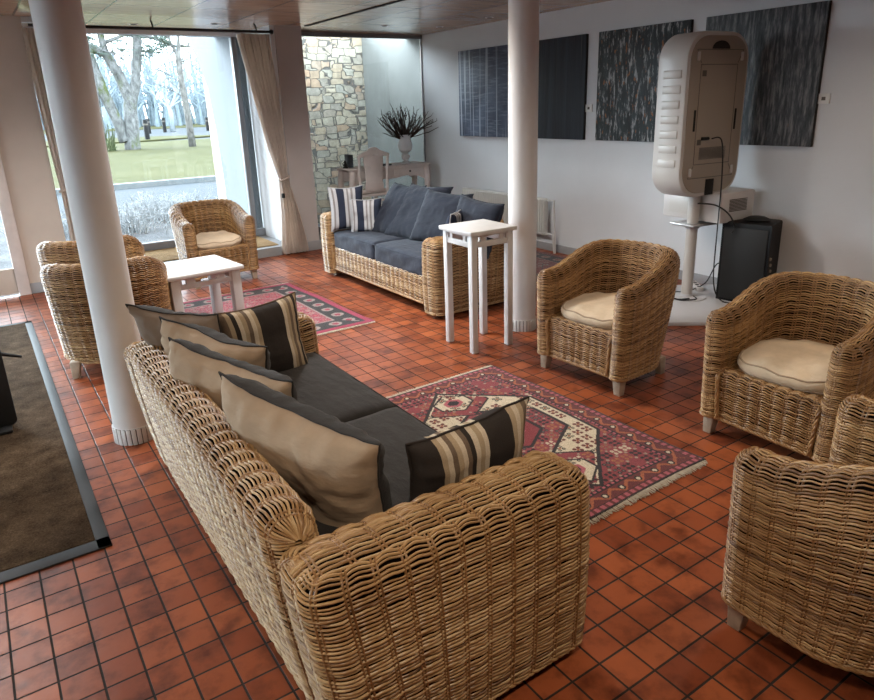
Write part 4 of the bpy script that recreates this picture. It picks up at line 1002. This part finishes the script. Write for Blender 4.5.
mb = MB(); mb.lathe([(.0, 0), (.018, .004), (.018, .05), (0, .055)], 12); mb.build('tassel', MAT['black'], cu).location = (2.80, 7.20, .66)
curtain('curtain', 'brown shaded curtain tied back beside the beige wall', [(.12, .64, .86), (.6, .66, .84), (.95, .66, .76), (1.3, .64, .80), (2.33, .60, .86)], 7.27, .02, 2.345, .95, 6, .035)
t = thing('curtain_rod', 'black iron curtain rod across the top of large window', 'curtain rod', (0, 7.27, 2.37))
mb = MB(); mb.tube([(.66, 0, 0), (2.86, 0, 0)], .013, 10); mb.build('rod', MAT['rod'], t)
mb = MB(); mb.lathe([(0, 0), (.02, .006), (.026, .022), (.02, .038), (0, .044)], 14, mat=Matrix.Translation((2.855, 0, 0)) @ Matrix.Rotation(PI/2, 4, 'Y')); mb.build('finial', MAT['rod'], t)
mb = MB(); mb.tube([(2.72, 0, 0), (2.72, .02, .05), (2.72, .06, .079)], .008, 8); mb.tube([(1.7, 0, 0), (1.7, .02, .05), (1.7, .06, .079)], .008, 8); mb.build('bracket', MAT['rod'], t)
mb = MB(); mb.box(.60, .80, 7.36, 7.42, 2.40, ZC-.001, .004); struct(mb.build('trim_2', MAT['white']), 'white block above the left curtain')

# ================================================================== RIGHT WALL: paintings, cards, radiator
for nm, kind, y0, y1, lab in [('painting', 'slate', 6.02, 7.07, 'slate blue abstract painting with pale vertical lines, nearest the window'), ('painting', 'black', 4.97, 5.99, 'nearly black abstract painting half behind the white column'),
                              ('painting', 'fleck', 3.80, 4.81, 'black abstract painting flecked white and orange, behind the kiosk'), ('painting', 'grey', 2.69, 3.66, 'grey streaked abstract painting beside small white card')]:
    t = thing(nm, lab, 'painting', (XW-.0165, (y0+y1)/2, 1.70), 0, 'abstract canvases on the white wall'); hw = (y1-y0)/2
    mb = MB(); mb.box(-.016, .0155, -hw, hw, -.492, .492, .003); mb.build('stretcher', MAT['black'], t)
    mb = MB(); mb.box(-.019, -.0155, -hw+.002, hw-.002, -.49, .49, .001); mb.build('canvas', mat_painting(kind), t)
for y, z, lab in ((4.93, 1.51, 'small white caption card right of the nearly black painting'), (2.655, 1.545, 'small white caption card right of the grey streaked painting')):
    t = thing('caption_card', lab, 'card', (XW-.003, y, z), 0, 'caption cards'); mb = MB(); mb.box(-.012, .003, -.045, .045, -.035, .035, .001); mb.build('card', MAT['paper'], t)
    mb = MB(); mb.box(-.0126, -.0119, -.016, .012, -.012, .012); mb.build('printed_mark', MAT['kline'], t, False)
t = thing('radiator', 'long white ribbed radiator low on the white wall', 'radiator', (XW-.10, 6.17, .19))
mb = MB()
for k in range(42): y = -.74+k*.036; mb.box(-.035, .035, y-.0105, y+.0105, .02, .385, .009, seg=3)
mb.build('rib', MAT['radiator'], t)['kind'] = 'stuff'
mb = MB(); mb.box(-.022, .022, -.76, .76, .0, .035, .01); mb.box(-.022, .022, -.76, .76, .37, .40, .01); mb.build('header', MAT['radiator'], t)
mb = MB(); mb.tube([(0, -.76, .02), (0, -.86, .02), (.02, -.87, -.19)], .010, 8); mb.tube([(0, -.76, .38), (0, -.87, .39), (.03, -.875, -.19)], .010, 8); mb.build('pipe', MAT['radiator'], t)
mb = MB()
for y in (-.5, .5): mb.box(.02, .095, y-.02, y+.02, .1, .3)
mb.build('bracket', MAT['radiator'], t, False)

# ================================================================== WRITING DESK, CHAIR, VASE
t = thing('writing_desk', 'pale painted writing desk with curved legs at narrow window', 'desk', (4.385, 7.70, .1)); hw, hd, H = .59, .19, .775
mb = MB(); mb.box(-hw, hw, -hd, hd, H-.022, H, .007, seg=3); mb.box(-hw+.02, hw-.02, -hd+.015, hd-.015, H-.036, H-.022, .005); mb.build('desktop', MAT['greige'], t)
def ap(w): 
    o = [(-w, H-.036), (-w, H-.19)]
    for k in range(1, 24):
        s = -1+2*k/24; a = abs(s); o.append((s*w, H-.15-.012*math.cos(s*PI*2)-.05*max(0, a-.72)/.28))
    return o+[(w, H-.19), (w, H-.036)]
mb = MB(); mb.prism(ap(hw-.05), -hd+.025, -hd+.045, 'y', .003); mb.prism(ap(hw-.05), hd-.045, hd-.025, 'y', .003)
for sx in (-1, 1): mb.box(sx*(hw-.06)-.01, sx*(hw-.06)+.01, -hd+.03, hd-.03, H-.16, H-.036, .003)
mb.build('apron', MAT['greige'], t)
for sx in (-.275, .275):
    mb = MB(); mb.box(sx-.225, sx+.225, -hd+.014, -hd+.027, H-.125, H-.05, .004); dr = mb.build('drawer', MAT['greige'], t)
    mb = MB(); mb.lathe([(0, 0), (.012, .003), (.012, .012), (0, .015)], 12, mat=Matrix.Translation((sx, -hd+.014, H-.085)) @ Matrix.Rotation(PI/2, 4, 'X')); mb.build('knob', MAT['hole'], dr)
for sx in (-1, 1):
    for sy in (-1, 1):
        mb = MB(); P = []; R = []
        for k in range(17):
            s = k/16; z = (H-.04)*(1-s); o_ = .028*math.sin(s*PI*1.9)*(1-.2*s)+.012*s**3
            P.append((sx*(hw-.065+o_), sy*(hd-.045+o_*.6), z)); R.append(.036*(1-s)**1.1+.014+(.008 if s > .94 else 0))
        mb.tube(P, R, 10); mb.build('leg', MAT['greige'], t)
t = thing('vase', 'white footed urn vase on the writing desk', 'vase', (4.70, 7.68, .876))
mb = MB(); mb.lathe([(.0, 0), (.062, 0), (.066, .012), (.05, .022), (.032, .035), (.03, .045), (.05, .06), (.060, .085), (.05, .11), (.03, .122), (.045, .14), (.085, .165), (.098, .21), (.092, .25), (.078, .29), (.076, .32), (.09, .352), (.094, .36), (.084, .358), (.07, .32), (.0, .30)], 36); mb.build('body', MAT['vase'], t)
mb = MB()
for k in range(74):
    a = rnd.uniform(0, 2*PI); sp = rnd.uniform(.0, 1)**.6; L = rnd.uniform(.28, .46)*(1 if sp < .75 else 1.05)
    p = Vector((.04*math.cos(a)*sp, .03*math.sin(a)*sp, .30)); d = Vector((math.cos(a)*sp*1.05, math.sin(a)*sp*.45, 1.05-sp*.55)); pts = [p.copy()]
    for s in range(6):
        d = (d.normalized()+Vector((rnd.uniform(-1, 1), rnd.uniform(-.5, .5), rnd.uniform(-.7, .9)))*.33).normalized(); p = p+d*L/6; pts.append(p.copy())
        if s > 2 and rnd.random() < .5: mb.tube([p, p+Vector((rnd.uniform(-.06, .06), rnd.uniform(-.03, .03), rnd.uniform(.0, .06)))], [.004, .002], 4, False)
    mb.tube(pts, [.007, .007, .006, .006, .005, .0045, .003], 5)
o = tag(mb.build('dried_branches', MAT['drybranch'], None, True, None), 'bunch of dark twisted dried branches in the white vase', 'dried branches'); o.location = (4.70, 7.68, .876)
t = thing('book', 'dark slate book standing upright behind the desk chair', 'book', (3.93, 7.78, .876)); mb = MB(); mb.box(-.03, .03, -.06, .06, 0, .155, .003); mb.build('cover', MAT['darkslate'], t)
mb = MB(); mb.box(-.024, .024, -.055, .0605, .003, .152); mb.build('pages', MAT['paper'], t, False)
t = thing('figurine', 'small black figurine at the left end of the desk', 'figurine', (3.845, 7.72, .876)); mb = MB(); mb.lathe([(0, 0), (.032, 0), (.03, .012), (.016, .02), (.02, .045), (.012, .06), (.018, .075), (.008, .092), (0, .094)], 14); mb.build('body', MAT['black'], t)
mb = MB(); mb.tube([(-.02, 0, .03), (-.035, 0, .055), (-.02, 0, .07)], .006, 6); mb.build('arm', MAT['black'], t)
t = thing('tray', 'flat dark tray on the desk between chair and vase', 'tray', (4.33, 7.64, .876)); mb = MB(); mb.box(-.10, .10, -.06, .06, 0, .008, .002); mb.build('base', MAT['darkslate'], t)
mb = MB(); mb.box(-.10, .10, -.06, -.052, .008, .016, .001); mb.box(-.10, .10, .052, .06, .008, .016, .001); mb.box(-.10, -.092, -.06, .06, .008, .016, .001); mb.box(.092, .1, -.06, .06, .008, .016, .001); mb.build('rim', MAT['darkslate'], t)
# chair with a vase-shaped splat
t = thing('desk_chair', 'pale painted wooden chair with solid splat at desk', 'chair', (4.09, 7.47, .1), 0); cw = .205
mb = MB()
for sx in (-1, 1): mb.tube([(sx*cw*.86, .02, 0), (sx*cw*.9, .0, .44), (sx*cw*.95, -.02, .75), (sx*cw*.97, -.035, .93)], [.018, .021, .018, .017], 8)
mb.build('back_post', MAT['greige'], t)
cr = [(-cw-.015, .90), (-cw-.012, .94), (-cw*.75, .965), (-cw*.45, .985), (-.04, 1.02), (0, 1.024), (.04, 1.02), (cw*.45, .985), (cw*.75, .965), (cw+.012, .94), (cw+.015, .90), (cw*.7, .915), (0, .935), (-cw*.7, .915)]
mb = MB(); mb.prism(cr, -.05, -.022, 'y', .004); mb.build('crest_rail', MAT['greige'], t)
sp = []
for z, w_ in [(.50, .125), (.56, .13), (.62, .115), (.70, .115), (.78, .125), (.86, .135), (.93, .135)]: sp.append((w_, z))
mb = MB(); mb.prism(sp+[(-a, b) for a, b in sp[::-1]], -.034, -.016, 'y', .003); mb.build('splat', MAT['greige'], t)
mb = MB(); mb.box(-cw, cw, -.012, .012, .475, .515, .004); mb.build('lower_rail', MAT['greige'], t)
mb = MB(); mb.prism([(-cw-.01, -.01), (cw+.01, -.01), (cw+.03, .38), (-cw-.03, .38)], .43, .462, 'z', .006); mb.build('seat', MAT['greige'], t)
for sx in (-1, 1): mb = MB(); mb.taper((sx*(cw+.005), .35, 0), (sx*(cw+.005), .35, .43), .016, .022); mb.build('front_leg', MAT['greige'], t)
mb = MB(); mb.box(-cw*.86, cw*.86, -.004, .014, .36, .385, .003)
for sx in (-1, 1): mb.box(sx*cw*.92-.009, sx*cw*.92+.009, .0, .35, .20, .225, .003)
mb.build('stretcher', MAT['greige'], t)

# ================================================================== PHOTO KIOSK, PRINTER, SPEAKER
KX, KY = 4.64, 3.28
mb = MB(); R_ = .50
mb.box(-.52, .52, -.48, .48, 0, .03, .006); o = mb.build('plinth', MAT['plinth']); o.location = (4.58, 3.14, 0); o.rotation_euler = (0, 0, .92)
tag(o, 'low white square floor plate under the photo kiosk', 'platform')
def rrect(w_, h_, r, n=10):
    o = []
    for cx_, cz, a0 in ((w_-r, h_-r, 0), (-w_+r, h_-r, PI/2), (-w_+r, -h_+r, PI), (w_-r, -h_+r, 1.5*PI)):
        for k in range(n+1): a = a0+PI/2*k/n; o.append((cx_+r*math.cos(a), cz+r*math.sin(a)))
    return o
t = thing('photo_kiosk', 'pale rounded photo kiosk on a pole, seen from behind', 'kiosk', (KX, KY, .03), -.10)
HC = 1.415; kw, kh, kt = .322, .585, .14
mb = MB(); mb.prism(rrect(kw, kh, .19), -kt, kt, 'y', .022, Matrix.Translation((0, .02, HC))); body = mb.build('shell', MAT['kiosk'], t)
mb = MB(); mb.prism(rrect(kw-.03, kh-.03, .17), -kt-.006, -kt+.01, 'y', .004, Matrix.Translation((0, .02, HC))); mb.build('back_panel', MAT['kioskshaded'], t)
yb_ = -kt-.006+.02
def seam(mb, a, b, wd=.004):
    a, b = Vector((a[0], yb_-.001, HC+a[1])), Vector((b[0], yb_-.001, HC+b[1])); mb.tube([a, b], wd*.6, 4)
mb = MB()
for a, b in [((-.19, .36), (.19, .36)), ((-.19, .36), (-.19, -.34)), ((.19, .36), (.19, -.34)), ((-.19, -.34), (.19, -.34)), ((-.24, .46), (.24, .46)), ((-.24, .46), (-.19, .37)), ((.24, .46), (.19, .37)), ((-.24, -.44), (.24, -.44)), ((-.24, -.44), (-.19, -.35)), ((.24, -.44), (.19, -.35))]: seam(mb, a, b)
mb.build('seam', MAT['kline'], t)
mb = MB(); mb.prism([(.09*math.cos(a), .465+.055*math.sin(a)) for a in np.linspace(0, PI, 16)], yb_-.004, yb_, 'y', 0, Matrix.Translation((0, 0, HC))); mb.build('cable_opening', MAT['hole'], t)
mb = MB()
for x in (-.215, .215): mb.box(x-.010, x+.010, yb_-.004, yb_+.001, HC-.10, HC+.05, .003)
mb.box(-.045, .045, yb_-.004, yb_+.001, HC-.575, HC-.455, .003); mb.build('slot', MAT['hole'], t)
for x in (-.225, .225):
    for z in (.415, -.395): mb = MB(); mb.box(x-.012, x+.012, yb_-.012, yb_, HC+z-.03, HC+z+.03, .004); mb.build('catch', MAT['kiosk'], t)
mb = MB()
for k in range(13): mb.box(-.14, .14, yb_-.003, yb_, HC-.305+k*.0068, HC-.3015+k*.0068)
mb.build('vent', MAT['kline'], t, False)
mb = MB()
for k in range(7): z = HC+.30-k*.105; mb.box(-kw-.007, -kw+.01, -.075, .095, z-.028, z+.028, .006)
mb.build('side_louvre', MAT['kiosk'], t)
mb = MB()
for k in range(2): mb.box(-.17, -.13, yb_-.002, yb_, HC+.28-k*.48, HC+.32-k*.48)
mb.build('sticker', MAT['kline'], t, False)
mb = MB(); mb.tube([(-.13, yb_-.006, HC-.155), (-.06, yb_-.008, HC-.155)], .012, 8); mb.build('plug', MAT['black'], t)
mb = MB(); mb.tube([(0, 0, .0), (0, 0, HC-kh+.05)], .044, 24); mb.build('pole', MAT['kiosk'], t)
mb = MB(); mb.box(-.08, .36, -.08, .16, .585, .60, .003); mb.tube([(0, 0, .565), (0, 0, .61)], .056, 24); mb.build('shelf', MAT['steel'], t)
mb = MB(); mb.lathe([(0, 0), (.15, 0), (.15, .006), (.05, .012), (.05, .03)], 32); mb.build('base_flange', MAT['plinth'], t)
# printer on the shelf
t = thing('photo_printer', 'boxy off white printer on the shelf behind the pole', 'printer', (4.90, 3.34, .646), -.10)
mb = MB(); mb.box(-.19, .19, -.29, .29, 0, .235, .012); mb.build('case', MAT['whitebox'], t)
mb = MB()
for k in range(9): mb.box(-.10, .10, -.293, -.289, .085+k*.011, .091+k*.011)
mb.build('side_vent', MAT['kline'], t, False)
mb = MB(); mb.box(-.194, -.189, -.10, .22, .04, .19, .002); mb.build('front_plate', MAT['kiosk'], t)
# black loudspeaker
t = thing('loudspeaker', 'tall black cabinet loudspeaker standing by the white wall', 'speaker', (4.95, 2.93, .0), .12)
mb = MB(); mb.prism([(-.16, -.19), (.16, -.13), (.16, .13), (-.16, .19)], .0, .66, 'z', .02); mb.build('cabinet', MAT['dark'], t)
mb = MB(); mb.lathe([(.0, 0), (.09, 0), (.1, .01), (.06, .03), (0, .032)], 20); o = mb.build('handle_cap', MAT['black'], t); o.location = (0, 0, .66)
mb = MB()
for k in range(4): mb.lathe([(0, 0), (.014, 0), (.012, .014), (0, .014)], 12, mat=Matrix.Translation((-.12+.02*k, -.178+.004*k, .40-.05*k)) @ Matrix.Rotation(PI/2, 4, 'X'))
mb.build('knob', MAT['kioskshaded'], t)
mb = MB(); mb.box(-.168, -.158, -.17, .17, .05, .62, .004); mb.build('grille', MAT['black'], t)
# cables
def cable(label, pts, r=.005):
    P = []; n = len(pts)
    for i in range(n-1):
        p0, p1, p2, p3 = (Vector(pts[max(0, min(n-1, k))]) for k in (i-1, i, i+1, i+2))
        for k in range(8): s = k/8; P.append(.5*((2*p1)+(p2-p0)*s+(2*p0-5*p1+4*p2-p3)*s*s+(3*p1-p0-3*p2+p3)*s**3))
    P.append(Vector(pts[-1])); mb = MB(); mb.tube(P, r, 8); return tag(mb.build('cable', MAT['cable']), label, 'cable')
cable('black power cable hanging from back of the photo kiosk', [(4.56, 3.12, 1.29), (4.64, 3.09, 1.27), (4.67, 3.08, 1.0), (4.66, 3.07, .6), (4.66, 3.06, .2), (4.70, 3.0, .045), (4.78, 2.85, .038), (4.70, 2.75, .036)])
cable('short black cable looping from the printer to the pole', [(4.60, 3.22, .80), (4.66, 3.10, .79), (4.72, 3.02, .72), (4.76, 2.99, .62), (4.74, 3.0, .58)], .006)
cable('black cable coiled on floor plate at the pole foot', [(4.57, 3.20, .044), (4.50, 3.26, .038), (4.52, 3.36, .038), (4.60, 3.42, .038), (4.70, 3.36, .038), (4.62, 3.17, .040), (4.50, 3.22, .040), (4.5, 3.36, .046), (4.58, 3.44, .040), (4.75, 3.48, .04)], .006)
cable('black cable curling behind the pole toward the speaker', [(4.82, 3.36, .038), (4.92, 3.30, .10), (4.96, 3.24, .26), (5.02, 3.18, .24), (5.04, 3.14, .05), (4.95, 3.22, .036)])
t = thing('power_strip', 'white power strip on the floor plate near speaker', 'power strip', (4.93, 3.40, .03), .9)
mb = MB(); mb.box(-.13, .13, -.028, .028, 0, .035, .006); mb.build('housing', MAT['whitebox'], t)
mb = MB()
for k in range(4): mb.lathe([(0, .0345), (.017, .0345), (.017, .0362), (0, .0362)], 14, (-.09+k*.06, 0, 0))
mb.build('socket', MAT['hole'], t)

# ================================================================== black stand at the left edge
t = thing('display_stand', 'black folding display stand on doormat at left edge', 'stand', (-.33, 4.05, .012))
mb = MB(); mb.prism(rrect(.27, .24, .03), -.012, .012, 'y', .003, Matrix.Translation((0, 0, .255))); mb.build('panel', MAT['black'], t)
mb = MB(); mb.box(-.24, .24, -.09, .09, 0, .018, .005); mb.build('base', MAT['black'], t)
mb = MB(); mb.tube([(.20, .0, .44), (.355, .01, .375)], [.014, .007], 10); mb.build('arm', MAT['black'], t)
